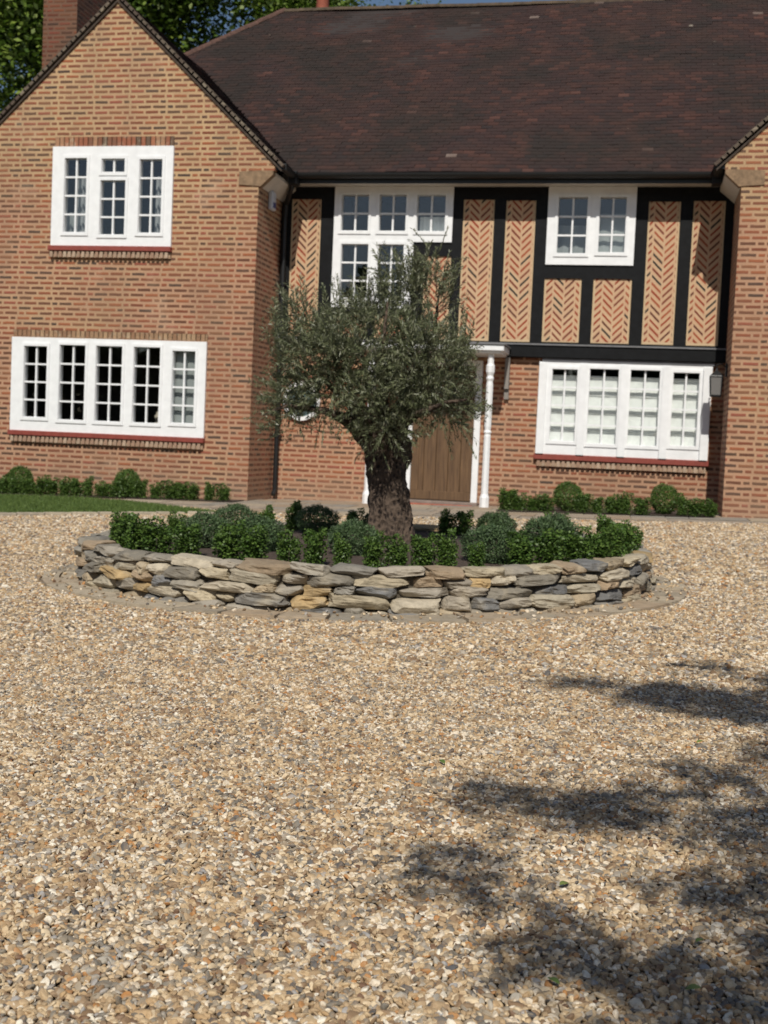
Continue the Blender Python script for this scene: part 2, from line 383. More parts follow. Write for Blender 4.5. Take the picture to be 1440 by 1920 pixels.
# paving slabs with joints
mb = MB(); yy = 14.6
random.seed(3)
def in_poly(x, y, P):
    c = False; j = len(P)-1
    for i in range(len(P)):
        if (P[i][1] > y) != (P[j][1] > y) and x < (P[j][0]-P[i][0])*(y-P[i][1])/(P[j][1]-P[i][1])+P[i][0]: c = not c
        j = i
    return c
while yy < 18.1:
    d = random.choice((.3, .45, .45, .6)); x = -12+random.random()*.4
    while x < 6:
        l = random.choice((.3, .45, .6, .75))
        if all(in_poly(a, b, PATH) for a in (x+.01, x+l-.01) for b in (yy, yy+d)):
            c = random.uniform(.85, 1.12); b = len(mb.v)
            z = [gz(x)+.022, gz(x+l)+.022]; h = .008+random.uniform(0, .004)
            mb.v += [(x, yy, z[0]), (x+l-.012, yy, z[1]), (x+l-.012, yy+d-.012, z[1]), (x, yy+d-.012, z[0])]
            mb.v += [(p[0], p[1], p[2]+h) for p in mb.v[b:b+4]]
            q = [(0,1,5,4),(1,2,6,5),(2,3,7,6),(3,0,4,7),(4,5,6,7)]
            cc = random.choice(((.36, .29, .22), (.30, .26, .21), (.40, .33, .24), (.27, .245, .21), (.34, .25, .17)))
            mb.f += [tuple(b+i for i in f) for f in q]; mb.c += [cc]*5
        x += l
    yy += d
struct(mb.build('path', kerb_m), 'riven stone slabs of the path along the house')
LAWN = [(-14, 16.15), (-7.75, 16.1), (-6.4, 15.3), (-4.75, 13.75), (-5.15, 13.65), (-5.9, 13.05), (-6.8, 12.25), (-8, 11.4), (-10, 10.6), (-14, 10)]
sloped_sheet('lawn', LAWN, simple('lawn_base', (.045, .075, .014), .9, 30, .4), .03)['label'] = 'turf base of the lawn left of the planter'
n0 = 90000; gx_ = rng.uniform(-11, -4.7, n0); gy_ = rng.uniform(10.5, 16.2, n0)
keep = np.array([in_poly(a, b, LAWN) for a, b in zip(gx_, gy_)]); gx_ = gx_[keep]; gy_ = gy_[keep]
P = np.c_[gx_, gy_, .02*(gx_+2.2)+.03]; D = np.c_[rng.normal(0, .35, len(P)), rng.normal(0, .35, len(P)), np.ones(len(P))]; D /= np.linalg.norm(D, axis=1)[:, None]
V, F = leaf_cards(P, D, rng.uniform(.03, .055, len(P)), rng.uniform(.006, .010, len(P)))
tag(mesh_np('grass', V, F, grass_mt, rng.random(len(P))), 'short green blades of the mown lawn', 'grass', kind='stuff')
# stone lawn edging
mb = MB(); E_ = [(-4.62, 13.68), (-5.15, 13.52), (-5.95, 12.9), (-6.86, 12.1), (-8.1, 11.25), (-10.1, 10.4)]
for a, b in zip(E_, E_[1:]):
    a = Vector((*a, 0)); b = Vector((*b, 0)); k = max(1, int((b-a).length/.3))
    for i in range(k):
        p = a.lerp(b, i/k); q = a.lerp(b, (i+.95)/k); d = (b-a).normalized(); s_ = Vector((-d.y, d.x, 0))*-.12
        c = random.choice(((.45, .38, .28), (.40, .34, .26), (.5, .42, .31)))
        xy = [(p.x, p.y), (q.x, q.y), (q.x+s_.x, q.y+s_.y), (p.x+s_.x, p.y+s_.y)]
        mb.prism_z(xy, gz(p.x)-.02, gz(p.x)+.045, c)
tag(mb.build('lawn_edging', kerb_m, bevel=.004), 'pale stone edging along the front of the lawn', 'edging', kind='structure')

# planting beds at the house
BED_L = [(-12, 16.38), (-5.55, 16.38), (-5.55, YW), (-12, YW)]
BED_R = [(-1.85, 16.35), (1.0, 16.62), (1.05, YF), (-1.85, YF)]
for b in (BED_L, BED_R): sloped_sheet('soil', b, soil_m, .045)['label'] = 'dark soil of the narrow bed at the foot of the brick wall'

# ------------------------------------------------------------ house
house = thing('house', 'large brick and half timbered house with dark clay tiled roof', 'house', (0, 0, 0))
def H(o): o.parent = house; return o
def wall_cells(x0, x1, zb, top, ops, brk=()):
    """front wall in the x,z plane as convex cells round rectangular openings"""
    xs = sorted({x0, x1, *[v for o in ops for v in (o[0], o[1]) if x0 < v < x1], *[b for b in brk if x0 < b < x1]})
    out = []
    for a, b in zip(xs, xs[1:]):
        m_ = (a+b)/2; z = zb
        for o in sorted([o for o in ops if o[0] <= m_ <= o[1]], key=lambda o: o[2]):
            if min(o[3], 99) <= zb: continue
            if o[2] > z+1e-6: out.append([(a, z), (b, z), (b, o[2]), (a, o[2])])
            z = max(z, o[3])
        if top(a) > z+1e-6 or top(b) > z+1e-6:
            ta, tb = max(top(a), z), max(top(b), z)
            p = [(a, z), (b, z), (b, tb), (a, ta)]
            if abs(ta-z) < 1e-6: p = p[:3]
            elif abs(tb-z) < 1e-6: p = [p[0], p[1], p[3]]
            out.append(p)
    return out
GX = -7.73; GA = 7.12; GS = .95
rake = lambda x: GA-GS*abs(x-GX)
UPW = (-8.67, -6.79, 3.58, 5.02); LOW = (-9.25, -6.19, .845, 2.23)
# wing: front wall (two sheets), sides
mb = MB()
for c in wall_cells(-9.95, -5.51, -.35, lambda x: 4.67, [UPW, LOW]): mb.poly([(x, YW, z) for x, z in c])
for c in wall_cells(-10.18, -5.28, 4.67, rake, [UPW], (GX,)): mb.poly([(x, YW, z) for x, z in c])
mb.poly([(-5.51, YW, -.35), (-5.51, YF+.3, -.35), (-5.51, YF+.3, 4.67), (-5.51, YW, 4.67)])
mb.poly([(-9.95, YW, -.35), (-9.95, 26, -.35), (-9.95, 26, 4.67), (-9.95, YW, 4.67)])
mb.poly([(-9.95, 26, -.35), (6, 26, -.35), (6, 26, 4.9), (-9.95, 26, 4.9)])
mb.poly([(-5.28, YW, 4.67), (-5.28, YW+.1, 4.67), (-5.28, YW+.1, 4.79), (-5.28, YW, 4.79)])
wl = H(mb.build('wall', brick)); wl['label'] = 'brick gable wall of the left wing'
# right bay
BX = 3.35; brake = lambda x: 7.12-GS*abs(x-BX)
mb = MB()
mb.poly([(1.12, YW, -.35), (5.58, YW, -.35), (5.58, YW, 4.67), (1.12, YW, 4.67)])
for c in wall_cells(.90, 5.81, 4.67, brake, [], (BX,)): mb.poly([(x, YW, z) for x, z in c])
mb.poly([(1.12, YW, -.35), (1.12, YF+.3, -.35), (1.12, YF+.3, 4.67), (1.12, YW, 4.67)])
mb.poly([(5.58, YW, -.35), (5.58, 26, -.35), (5.58, 26, 4.67), (5.58, YW, 4.67)])
wb = H(mb.build('wall', brick)); wb['label'] = 'brick gable wall of the right bay'
# main facade ground floor
WC = (-1.50, .95, .83, 2.17); DOOR = (-3.45, -2.33, -.35, 2.16)
mb = MB()
for c in wall_cells(-5.51, 1.12, -.35, lambda x: 2.42, [WC, DOOR]): mb.poly([(x, YF, z) for x, z in c])
wf = H(mb.build('wall', brick)); wf['label'] = 'brick ground floor wall of the main front'

def brick_box_row(x0, x1, y, z0, z1, wstep, proud, name, label=None, gap=.012, cols=None):
    mb = MB(); x = x0; mb.box(x0, x1, y-proud+(.006 if proud < .02 else .03), y+.05, z0+.003, z1-.003, (.42, .28, .18))
    while x < x1-.02:
        w_ = min(wstep, x1-x); c = random.choice(cols or ((.30, .10, .05), (.36, .14, .07), (.22, .085, .045), (.38, .2, .11), (.14, .08, .05)))
        mb.box(x+gap/2, x+w_-gap/2, y-proud-random.uniform(0, .004), y+.045, z0+.005, z1-.005, c); x += wstep
    o = mb.build(name, fbrick); o.parent = house
    if label: o['label'] = label
    return o
fbrick = attr_stone_mat('face_brick', 30, .4, .9)
brick_box_row(-8.66, -6.80, YW, 5.025, 5.17, .075, .006, 'brick_lintel')
brick_box_row(-9.25, -6.19, YW, 2.24, 2.345, .072, .006, 'brick_lintel', cols=((.34, .2, .11), (.28, .15, .08), (.4, .25, .14)))
for x0, x1, y, z in ((-8.68, -6.79, YW, 3.50), (-9.24, -6.2, YW, .765), (-1.48, .94, YF, .735)):
    brick_box_row(x0, x1, y, z-.09, z, .072, .066, 'sill_bricks', gap=.026, cols=((.40, .27, .19), (.36, .22, .15), (.50, .36, .26)))

# windows -----------------------------------------------------
def window(y, rects, lights, room, sill=None, label=None, proud=.045, mull=()):
    """rects: frame outlines; lights: (x0,x1,z0,z1,cols,rows) glazing openings"""
    mb = MB()
    for r in rects:
        ls = [l[:4] for l in lights if l[0] >= r[0]-.01 and l[1] <= r[1]+.01 and l[2] >= r[2]-.01 and l[3] <= r[3]+.01]
        for c in wall_cells(r[0], r[1], r[2], lambda x, r=r: r[3], ls):
            mb.prism_y(c, y-proud, y+.07)
        for l in ls:        # raised sash round each light
            e = .042
            for q in ((l[0]-e, l[1]+e, l[2]-e, l[2]), (l[0]-e, l[1]+e, l[3], l[3]+e), (l[0]-e, l[0], l[2], l[3]), (l[1], l[1]+e, l[2], l[3])):
                mb.box(q[0], q[1], y-proud-.016, y-proud+.01, q[2], q[3])
            d = .006
            for q in ((l[0], l[1], l[2], l[2]+d*2), (l[0], l[0]+d, l[2]+d*2, l[3]), (l[1]-d, l[1], l[2]+d*2, l[3])):
                mb.box(q[0], q[1], y-proud+.004, y+.02, q[2], q[3])
    for x, z0, z1 in mull: mb.box(x-.055, x+.055, y-proud-.045, y-proud, z0, z1)
    wn = mb.build('window', white, house, bevel=0)
    if label: wn['label'] = label
    for x0, x1, z0, z1, nc, nr in lights:
        g = MB(); b = MB()
        g.box(x0, x1, y-.004, y+.002, z0, z1)
        for i in range(1, nc):
            x = x0+(x1-x0)*i/nc; b.box(x-.0125, x+.0125, y-.026, y+.014, z0, z1)
        for j in range(1, nr):
            z = z0+(z1-z0)*j/nr
            for i in range(nc):
                xa = x0+(x1-x0)*i/nc+(.0125 if i else 0); xb = x0+(x1-x0)*(i+1)/nc-(.0125 if i < nc-1 else 0)
                b.box(xa, xb, y-.0255, y+.0145, z-.0125, z+.0125)
        g.build('glass_pane', glass, wn); b.build('glazing_bars', white, wn)
    if sill:
        x0, x1, z0, z1 = sill; s_ = MB(); s_.prism_z([(x0, y-.085), (x1, y-.085), (x1, y+.02), (x0, y+.02)], z0, z1).build('sill', redtile, wn, bevel=.008)
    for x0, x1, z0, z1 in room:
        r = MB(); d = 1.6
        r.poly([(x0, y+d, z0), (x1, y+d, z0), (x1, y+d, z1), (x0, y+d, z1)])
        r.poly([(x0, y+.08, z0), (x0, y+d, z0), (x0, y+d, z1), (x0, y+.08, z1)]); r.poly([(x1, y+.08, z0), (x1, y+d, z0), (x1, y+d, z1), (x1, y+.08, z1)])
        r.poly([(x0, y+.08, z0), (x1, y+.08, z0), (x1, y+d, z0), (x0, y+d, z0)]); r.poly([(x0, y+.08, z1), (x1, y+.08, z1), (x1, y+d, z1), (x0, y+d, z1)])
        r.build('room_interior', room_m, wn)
    return wn
def drape(wn, name, m, x0, x1, z0, z1, y, amp=.02, waves=5, vertical=True, label=None):
    """a hanging cloth with soft folds; vertical=False gives a stacked (roman) blind"""
    nx, nz = (60, 10) if vertical else (24, 90); V = []
    for j in range(nz+1):
        for i in range(nx+1):
            u = i/nx; v = j/nz
            if vertical: d = amp*math.sin(u*waves*2*PI)+amp*.4*math.sin(u*waves*5.3+v*2)
            else:
                ph = (v*waves) % 1; d = -amp*(1-ph)**2*2.2+amp*.25*math.sin(u*9+math.floor(v*waves)*2.1)*(1-ph)
            V.append((x0+(x1-x0)*u, y+d, z0+(z1-z0)*v))
    F = [(j*(nx+1)+i, j*(nx+1)+i+1, (j+1)*(nx+1)+i+1, (j+1)*(nx+1)+i) for j in range(nz) for i in range(nx)]
    o = mesh_np(name, np.array(V), np.array(F), m, parent=wn, smooth=vertical)
    if label: o['label'] = label
    return o
wu = window(YW, [UPW], [(-8.47, -8.12, 3.77, 4.85, 2, 4), (-7.89, -7.53, 4.64, 4.84, 2, 1), (-7.90, -7.51, 3.74, 4.53, 2, 3), (-7.30, -6.95, 3.77, 4.83, 2, 4)],
            [(-8.9, -6.6, 3.3, 5.0)], (-8.70, -6.78, 3.505, 3.58), 'white three light casement window in the left gable')
drape(wu, 'curtain', curtain_m, -8.36, -8.12, 3.6, 4.62, YW+.14, .02, 4); drape(wu, 'curtain', curtain_m, -7.12, -6.86, 3.6, 4.62, YW+.14, .02, 4)
drape(wu, 'curtain', greyblind, -8.56, -8.38, 3.6, 4.1, YW+.16, .015, 3)
wl_ = window(YW, [LOW], [(-9.04, -8.67, 1.04, 2.10, 2, 4), (-8.47, -8.06, 1.02, 2.13, 2, 4), (-7.89, -7.48, 1.02, 2.13, 2, 4), (-7.30, -6.89, 1.02, 2.13, 2, 4), (-6.70, -6.35, 1.04, 2.09, 2, 4)],
             [(-9.5, -5.95, .6, 2.4)], (-9.27, -6.18, .77, .845), 'wide white five light window on the ground floor of the wing')
drape(wl_, 'blind', greyblind, -6.80, -6.25, .95, 2.2, YW+.10, .004, 3, label='flat grey green blind behind the right hand light')
WA = [(-4.68, -2.88, 3.88, 4.69), (-4.68, -3.45, 2.90, 3.88)]
wa = window(YF, WA, [(-4.57, -4.15, 4.03, 4.57, 2, 2), (-3.99, -3.58, 4.03, 4.57, 2, 2), (-3.42, -2.99, 4.03, 4.57, 2, 2), (-4.55, -4.13, 3.03, 3.84, 2, 3), (-3.98, -3.59, 3.03, 3.84, 2, 3)],
            [(-4.8, -2.7, 2.6, 4.8)], None, 'white stepped stair window of five lights behind the olive crown', .06)
drape(wa, 'curtain', blind_m, -3.40, -3.0, 3.95, 4.28, YF+.12, .01, 4)
wb_ = window(YF, [(-1.49, -.235, 3.575, 4.69)], [(-1.34, -.92, 3.73, 4.54, 2, 3), (-.75, -.37, 3.75, 4.54, 2, 3)], [(-1.8, .1, 3.3, 4.85)], None,
             'white two light casement under the eaves of the main front', .06)
drape(wb_, 'blind', greyblind, -.80, -.32, 3.6, 4.33, YF+.10, .005, 3); drape(wb_, 'blind', greyblind, -1.38, -.88, 3.6, 4.2, YF+.3, .01, 3)
wc = window(YF, [WC], [(-1.31, -.94, 1.02, 2.07, 2, 4), (-.77, -.35, 1.0, 2.09, 2, 4), (-.19, .23, 1.0, 2.09, 2, 4), (.41, .78, 1.02, 2.07, 2, 4)],
            [(-1.8, 1.05, .6, 2.35)], (-1.52, .97, .745, .83), 'white four light ground floor window with pale pleated blinds', .06,
            mull=((-.855, .833, 2.15), (-.27, .833, 2.15), (.32, .833, 2.15), (-1.44, .833, 2.15), (.885, .833, 2.15)))
for a, b in ((-1.36, -.9), (-.8, -.31), (-.23, .27), (.37, .83)):
    drape(wc, 'blind', blind_m, a, b, (.93), 1.99, YF+.085, .011, 4.1, vertical=False)

# oval window, left of the porch
mb = MB(); g = MB(); ox, oz, rx, rz = -5.08, 1.47, .29, .30; ring = []
for j in range(40):
    t = 2*PI*j/40; ring.append((math.cos(t), math.sin(t)))
for rr0, rr1, ya, yb in ((1.0, .80, YF-.06, YF+.02),):
    for j in range(40):
        (c0, s0), (c1, s1) = ring[j], ring[(j+1) % 40]
        mb.prism_y([(ox+rx*rr0*c0, oz+rz*rr0*s0), (ox+rx*rr0*c1, oz+rz*rr0*s1), (ox+rx*rr1*c1, oz+rz*rr1*s1), (ox+rx*rr1*c0, oz+rz*rr1*s0)], ya, yb)
ov = mb.build('window', white, house); ov['label'] = 'small round window with thick white surround beside the downpipe'
g.prism_y([(ox+rx*.8*c, oz+rz*.8*s) for c, s in ring], YF-.02, YF-.012)
g.build('glass_pane', glass, ov)
MB().prism_y([(ox+rx*.82*c, oz+rz*.82*s) for c, s in ring], YF-.008, YF-.004).build('blind', simple('net_blind', (.12, .18, .19), .8, 5, .3), ov)

# timber framing with herringbone panels ----------------------
PAN = [(-5.355, -4.89, 2.455, 4.51), (-3.28, -2.88, 2.455, 3.68), (-2.73, -2.27, 2.45, 4.51), (-2.10, -1.665, 2.45, 4.50), (-1.49, -.955, 2.46, 3.38),
       (-.785, -.24, 2.46, 3.385), (-.06, .385, 2.46, 4.49), (.56, 1.0, 2.46, 4.50), (-4.58, -4.12, 2.455, 2.80), (-4.0, -3.5, 2.455, 2.80)]
WB = (-1.49, -.235, 3.575, 4.69)
mb = MB()
for c in wall_cells(-5.51, 1.12, 2.42, lambda x: 4.69, PAN+WA+[WB]): mb.prism_y(c, YF-.035, YF+.06)
H(mb.build('timber_frame', black))
for a, b, c, d in PAN:
    ctr = ((a+b)/2, YF, (c+d)/2)
    MB().box(a, b, YF-.012, YF+.05, c, d).build('herringbone_panel', herring, house, origin=ctr)
mb = MB(); mb.box(-1.98, 1.12, YF-.11, YF+.04, 2.225, 2.40); mb.box(-5.51, -1.985, YF-.11, YF+.04, 2.30, 2.40)
H(mb.build('jetty_beam', black, bevel=.008))
mb = MB(); mb.box(-5.51, 1.12, YF-.13, YF-.03, 2.403, 2.425); H(mb.build('lead_flashing', lead_m))
MB().box(-1.46, .98, YF-.07, YF+.03, 2.175, 2.222).build('window_head_shade', simple('head_shade_grey', (.13, .13, .14), .6), house)  # grey strip: the shaded underside below the jetty beam, put into its colour
# eaves
mb = MB(); mb.box(-5.4, 1.05, YF-.40, YF-.036, 4.692, 4.722); mb.box(-5.4, 1.05, YF-.42, YF-.40, 4.66, 4.80)
H(mb.build('soffit', soffit_m))
def gutter(pts, r=.062):
    mb = MB(); pts = [Vector(p) for p in pts]
    for a, b in zip(pts, pts[1:]):
        d = (b-a).normalized(); s_ = d.cross(Vector((0, 0, 1))); k = 9
        for rr in (r, r-.006):
            bi = len(mb.v)
            for p in (a, b):
                for j in range(k):
                    t = PI+PI*j/(k-1); q = p+s_*math.cos(t)*rr+Vector((0, 0, math.sin(t)*rr)); mb.v.append(tuple(q))
            for j in range(k-1): mb.f.append((bi+j, bi+j+1, bi+k+j+1, bi+k+j)); mb.c.append(None)
        mb.box(min(a.x, b.x)-.01 if abs(d.x) > .5 else a.x-r+.01, max(a.x, b.x) if abs(d.x) > .5 else a.x+r-.01, min(a.y, b.y) if abs(d.y) > .5 else a.y-r+.01, max(a.y, b.y) if abs(d.y) > .5 else a.y+r-.01, a.z-.035, a.z-.03)
    return mb
g = gutter([(-5.24, YF-.49, 4.79), (.98, YF-.49, 4.79)], .075); g.box(-5.24, .98, YF-.43, YF-.415, 4.66, 4.83); H(g.build('gutter', blackmetal))
for x in (-5.19, .83):
    g = gutter([(x, YW+.04, 4.76), (x, YF-.43, 4.76)], .07); g.box(x-.075, x+.075, YW+.02, YW+.04, 4.69, 4.78); g.box(x-.06, x+.06, YF-.62, YF-.40, 4.62, 4.80)
    H(g.build('gutter', blackmetal))
dp = MB(); dp.tube([(-5.24, YF-.49, 4.72), (-5.26, YF-.40, 4.60), (-5.42, YF-.12, 4.42), (-5.44, YF-.09, 4.2), (-5.44, YF-.09, .1), (-5.44, YF-.16, .02)], .038, 12)
for z in (.9, 2.1, 3.2): dp.tube([(-5.44, YF-.09, z), (-5.44, YF-.09, z+.05)], .05, 12); dp.box(-5.50, -5.38, YF-.06, YF-.02, z+.01, z+.04)
H(dp.build('downpipe', blackmetal, smooth=False))
# kneelers and boxed wing eaves
for sgn, xc in ((1, -5.51), (-1, 1.12), (-1, -9.95)):
    X = lambda d: xc+sgn*d
    H(MB().prism_y([(X(-.29), 4.655), (X(-.29), 4.475), (X(-.004), 4.455), (X(.03), 4.45), (X(.215), 4.62), (X(.215), 4.672), (X(-.004), 4.672)][::sgn], YW-.018, YW+.10).build('kneeler', sandstone))
    H(MB().prism_y([(X(.004), 4.46), (X(.21), 4.63), (X(.21), 4.67), (X(.004), 4.67)][::sgn], YW+.102, YF-.02).build('soffit', soffit_m))

# roofs --------------------------------------------------------
def roof_tiles(name, O, U, Vv, inside, ulen, vlen, gauge=.10, tw=.165, label=None):
    O, U, Vv = (np.array(a, float) for a in (O, U, Vv)); Nn = np.cross(U, Vv); 
    if Nn[2] < 0: Nn = -Nn
    rows = int(vlen/gauge); cols = int(ulen/tw)+1
    jj, ii = np.meshgrid(np.arange(rows), np.arange(cols), indexing='ij'); jj = jj.ravel(); ii = ii.ravel()
    u = (ii+.5*(jj % 2))*tw; v = jj*gauge
    ctr = O+U*u[:, None]+Vv*(v[:, None]+.06); k = inside(ctr); u, v, jj = u[k], v[k], jj[k]; n_ = len(u)
    L = .155; th = .013
    du = rng.normal(0, .002, n_); a0 = rng.normal(0, .0022, n_)+.020; skew = rng.normal(0, .004, n_)
    def pt(uu, vv, h): return O+U*uu[:, None]+Vv*vv[:, None]+Nn*(h+.010*np.sin(uu*.9+vv*.7)+.008*np.sin(uu*2.3-vv*1.9)+.006*np.sin(vv*5.1+uu*.6)+.018*(vv/6)*np.sin(uu*.55+1))[:, None]
    w_ = tw-.004
    fl = lambda s: pt(u+du-(w_/2 if s < 0 else -w_/2), v+skew*s*.5-.005, a0+rng.normal(0, .0012, n_))
    A, B = fl(-1), fl(1); Cc = pt(u+w_/2, v+L, .004); Dd = pt(u-w_/2, v+L, .004)
    A2, B2 = A-Nn*th, B-Nn*th
    V = np.stack([A, B, Cc, Dd, A2, B2], 1).reshape(-1, 3); b = np.arange(n_)[:, None]*6
    F = np.concatenate([b+np.array([[0, 1, 2, 3]]), b+np.array([[4, 5, 1, 0]]), b+np.array([[0, 3, 4, 4]])[:, [0, 1, 2, 2]]*0+b*0+np.array([[0, 1, 5, 4]])], 0)[:2*n_]
    r = rng.random(n_)
    o = mesh_np(name, V, F, tiles, np.concatenate([r, r])); o.parent = house
    if label: o['label'] = label
    return o
PIT = math.atan2(3.92, 4.49); cv, sv = math.cos(PIT), math.sin(PIT)
EY, EZ, RY, RZ = YF-.49, 4.80, 22.14, 8.72
def wing_z(x, c): return 7.17-GS*np.abs(x-c)
def in_main(P):
    t = (RY-P[:, 1]); hip = P[:, 0] > -6.85-t*1.0
    ov = (P[:, 2] > wing_z(P[:, 0], GX)-.02) & (P[:, 2] > wing_z(P[:, 0], BX)-.02) | (P[:, 0] > -5.2) & (P[:, 0] < .86)
    return hip & ov
roof = roof_tiles('roof', (-12, EY, EZ), (1, 0, 0), (0, cv, sv), in_main, 20, 6.02, label='dark brown plain tiled main roof')
# under-sheets that close the roof
mb = MB(); e = .012
mb.poly([(-11.3, EY+.03, EZ), (7.5, EY+.03, EZ), (7.5, RY, RZ-.01), (-6.8, RY, RZ-.01)])
mb.poly([(-11.3, 26.8, EZ-.1), (7.5, 26.8, EZ-.1), (7.5, RY, RZ-.01), (-6.8, RY, RZ-.01)]); mb.poly([(-11.3, EY+.03, EZ), (-11.3, 26.8, EZ-.1), (-6.8, RY, RZ-.01)])
H(mb.build('roof_deck', simple('roof_felt', (.03, .022, .02), .9)))
hipm = simple('ridge_tile', (.085, .042, .03), .85, 14, .35, .3)
mb = MB()
def ridge_run(a, b, n_, r=.10):
    a, b = Vector(a), Vector(b)
    for i in range(n_):
        p = a.lerp(b, i/n_); q = a.lerp(b, (i+1.02)/n_); s_ = (b-a).normalized().cross(Vector((0, 0, 1))).normalized(); h = random.uniform(0, .012)
        bi = len(mb.v)
        for pp, rr in ((p, r), (q, r*.93)):
            for j in range(7):
                t = PI*j/6; mb.v.append(tuple(pp+s_*math.cos(t)*rr+Vector((0, 0, math.sin(t)*rr*.85-.035+h))))
        for j in range(6): mb.f.append((bi+j, bi+j+1, bi+8+j, bi+7+j)); mb.c.append(None)
        mb.f.append(tuple(range(bi, bi+7))); mb.c.append(None)
ridge_run((-6.85, RY, RZ), (7.5, RY, RZ), 44, .09); H(mb.build('ridge_tiles', simple('mossy_ridge', (.075, .052, .032), .9, 10, .4, .4)))
mb = MB(); ridge_run((-11.2, EY+.1, EZ+.08), (-6.85, RY, RZ+.01), 34, .10); H(mb.build('hip_tiles', hipm))
for cx_ in (GX, BX):
    for sgn in (1, -1):
        sl = math.atan(GS); U_ = np.array([0, 1, 0.]); V_ = np.array([-sgn*math.cos(sl), 0, math.sin(sl)])
        ex = cx_+sgn*2.58
        O_ = (ex, YW+.05, 7.17-GS*2.58)
        roof_tiles('roof', O_, U_, V_, (lambda P, c=cx_: P[:, 1] < RY-.2) if sgn else None, 4.6, 2.58/math.cos(sl), label='plain tiled roof slope of the %s gable' % ('left' if cx_ == GX else 'right'))
        mb = MB(); z0 = 7.17-GS*2.56; mb.poly([(cx_+sgn*2.56, YW+.02, z0-.03), (cx_+sgn*2.56, 21.5, z0-.03), (cx_, 21.5, 7.13), (cx_, YW+.02, 7.13)])
        H(mb.build('roof_deck', simple('felt', (.02, .016, .015), .9)))
        # verge: stepped tile ends with undercloak
        mb = MB(); L_ = 2.58/math.cos(sl); k = int(L_/.10)
        for i in range(k):
            s0 = i*.10; s1 = s0+.125
            P0 = (ex-sgn*s0*math.cos(sl), O_[2]+s0*math.sin(sl)); P1 = (ex-sgn*s1*math.cos(sl), O_[2]+s1*math.sin(sl))
            nx, nz = sgn*math.sin(sl), math.cos(sl); t0, t1 = .034+random.uniform(0, .003), .026
            mb.prism_y([(P0[0]-nx*.012, P0[1]-nz*.012), (P0[0]+nx*t0, P0[1]+nz*t0), (P1[0]+nx*t1, P1[1]+nz*t1), (P1[0]-nx*.012, P1[1]-nz*.012)], YW-.055, YW+.03, random.choice(((.10, .075, .055), (.075, .05, .038), (.13, .10, .075))))
        H(mb.build('verge_tiles', fbrick)); mb = MB()
        a = (ex-sgn*.02, O_[2]-.035); b = (cx_, 7.17-.055)
        mb.prism_y([(a[0], a[1]-.03), (a[0], a[1]), (b[0], b[1]), (b[0], b[1]-.035)], YW-.03, YW-.004); H(mb.build('undercloak', simple('undercloak_m', (.055, .04, .03), .9, 20, .4)))
# chimneys
ch = MB(); ch.box(-10.36, -9.74, 19.7, 20.9, 4.6, 11.6); ch.box(-10.42, -9.68, 19.64, 20.96, 11.3, 11.5)
H(ch.build('chimney', brick_old))
pc_ = MB(); pc_.lathe([(.15, 9.0), (.135, 9.2), (.12, 9.75), (.15, 9.78), (.15, 9.84), (.11, 9.84), (.10, 9.6)], -6.62, 24, 16)
rc = MB().box(-7.1, -6.1, 23.6, 24.4, 6.5, 9.02).build('chimney', brick_old, house); pc_.build('chimney_pot', terracotta, rc, smooth=True)

# door and porch -----------------------------------------------
mb = MB()
for x0, x1 in ((-3.45, -3.35), (-2.425, -2.33)): mb.box(x0, x1, YF-.05, YF+.10, .02, 2.16)
mb.box(-3.35, -2.425, YF-.05, YF+.10, 2.08, 2.16); H(mb.build('door_frame', white, bevel=.006))
mb = MB(); nb = 5; xw = (.925)/nb
for i in range(nb): mb.box(-3.35+i*xw+.003, -3.35+(i+1)*xw-.003, YF+.02, YF+.055, .17, 2.08)
mb.box(-3.35, -2.425, YF+.005, YF+.06, .07, .20); mb.box(-3.35, -3.24, YF+.004, YF+.062, .2, 2.08); mb.box(-2.53, -2.425, YF+.004, YF+.062, .2, 2.08)
mb.box(-3.35, -2.425, YF+.056, YF+.07, .07, 2.08)
door = H(mb.build('door', oak, bevel=.004)); mb = MB(); mb.lathe([(.006, .0), (.02, .01), (.025, .03), (.015, .045)], 0, 0, 12)
kn = MB().tube([(-3.28, YF+.0, 1.0), (-3.28, YF-.05, 1.0), (-3.28, YF-.06, 1.0)], [.012, .022, .016], 12).build('door_handle', simple('brass', (.35, .24, .1), .35, metal=1), door)
H(MB().box(-3.5, -2.30, YF-.22, YF+.06, -.05, .06).build('doorstep', simple('step_stone', (.20, .155, .13), .8, 8, .3, .3), bevel=.01))
H(MB().box(-3.40, -2.36, YF-.30, YF-.222, -.05, .02).build('doorstep', terracotta, bevel=.008))
porch = MB(); yp = YF-.8
porch.box(-4.02, -1.98, yp-.04, YF-.002, 2.215, 2.30); porch.box(-4.06, -1.94, yp-.08, YF-.115, 2.245, 2.325)
H(porch.build('porch_canopy', white, bevel=.008)); H(MB().box(-4.08, -1.92, yp-.10, YF-.115, 2.328, 2.352).build('porch_roof', lead_m, bevel=.004))
for px_ in (-2.13, -3.84):
    q = MB(); z0 = gz(px_)+.02; rr = .07*1.0
    q.lathe([(rr, z0), (rr, z0+.14), (rr, z0+.15), (.052, z0+.20), (.05, z0+1.02), (.044, z0+1.05), (.058, z0+1.08), (.043, z0+1.11), (.05, z0+1.16), (.05, z0+1.75), (.042, z0+1.8), (.056, z0+1.84), (.042, z0+1.88), (.062, z0+1.93), (.062, z0+2.02), (.045, z0+2.05), (.045, 2.214)], px_, yp+.06, 8)
    H(q.build('porch_post', white))
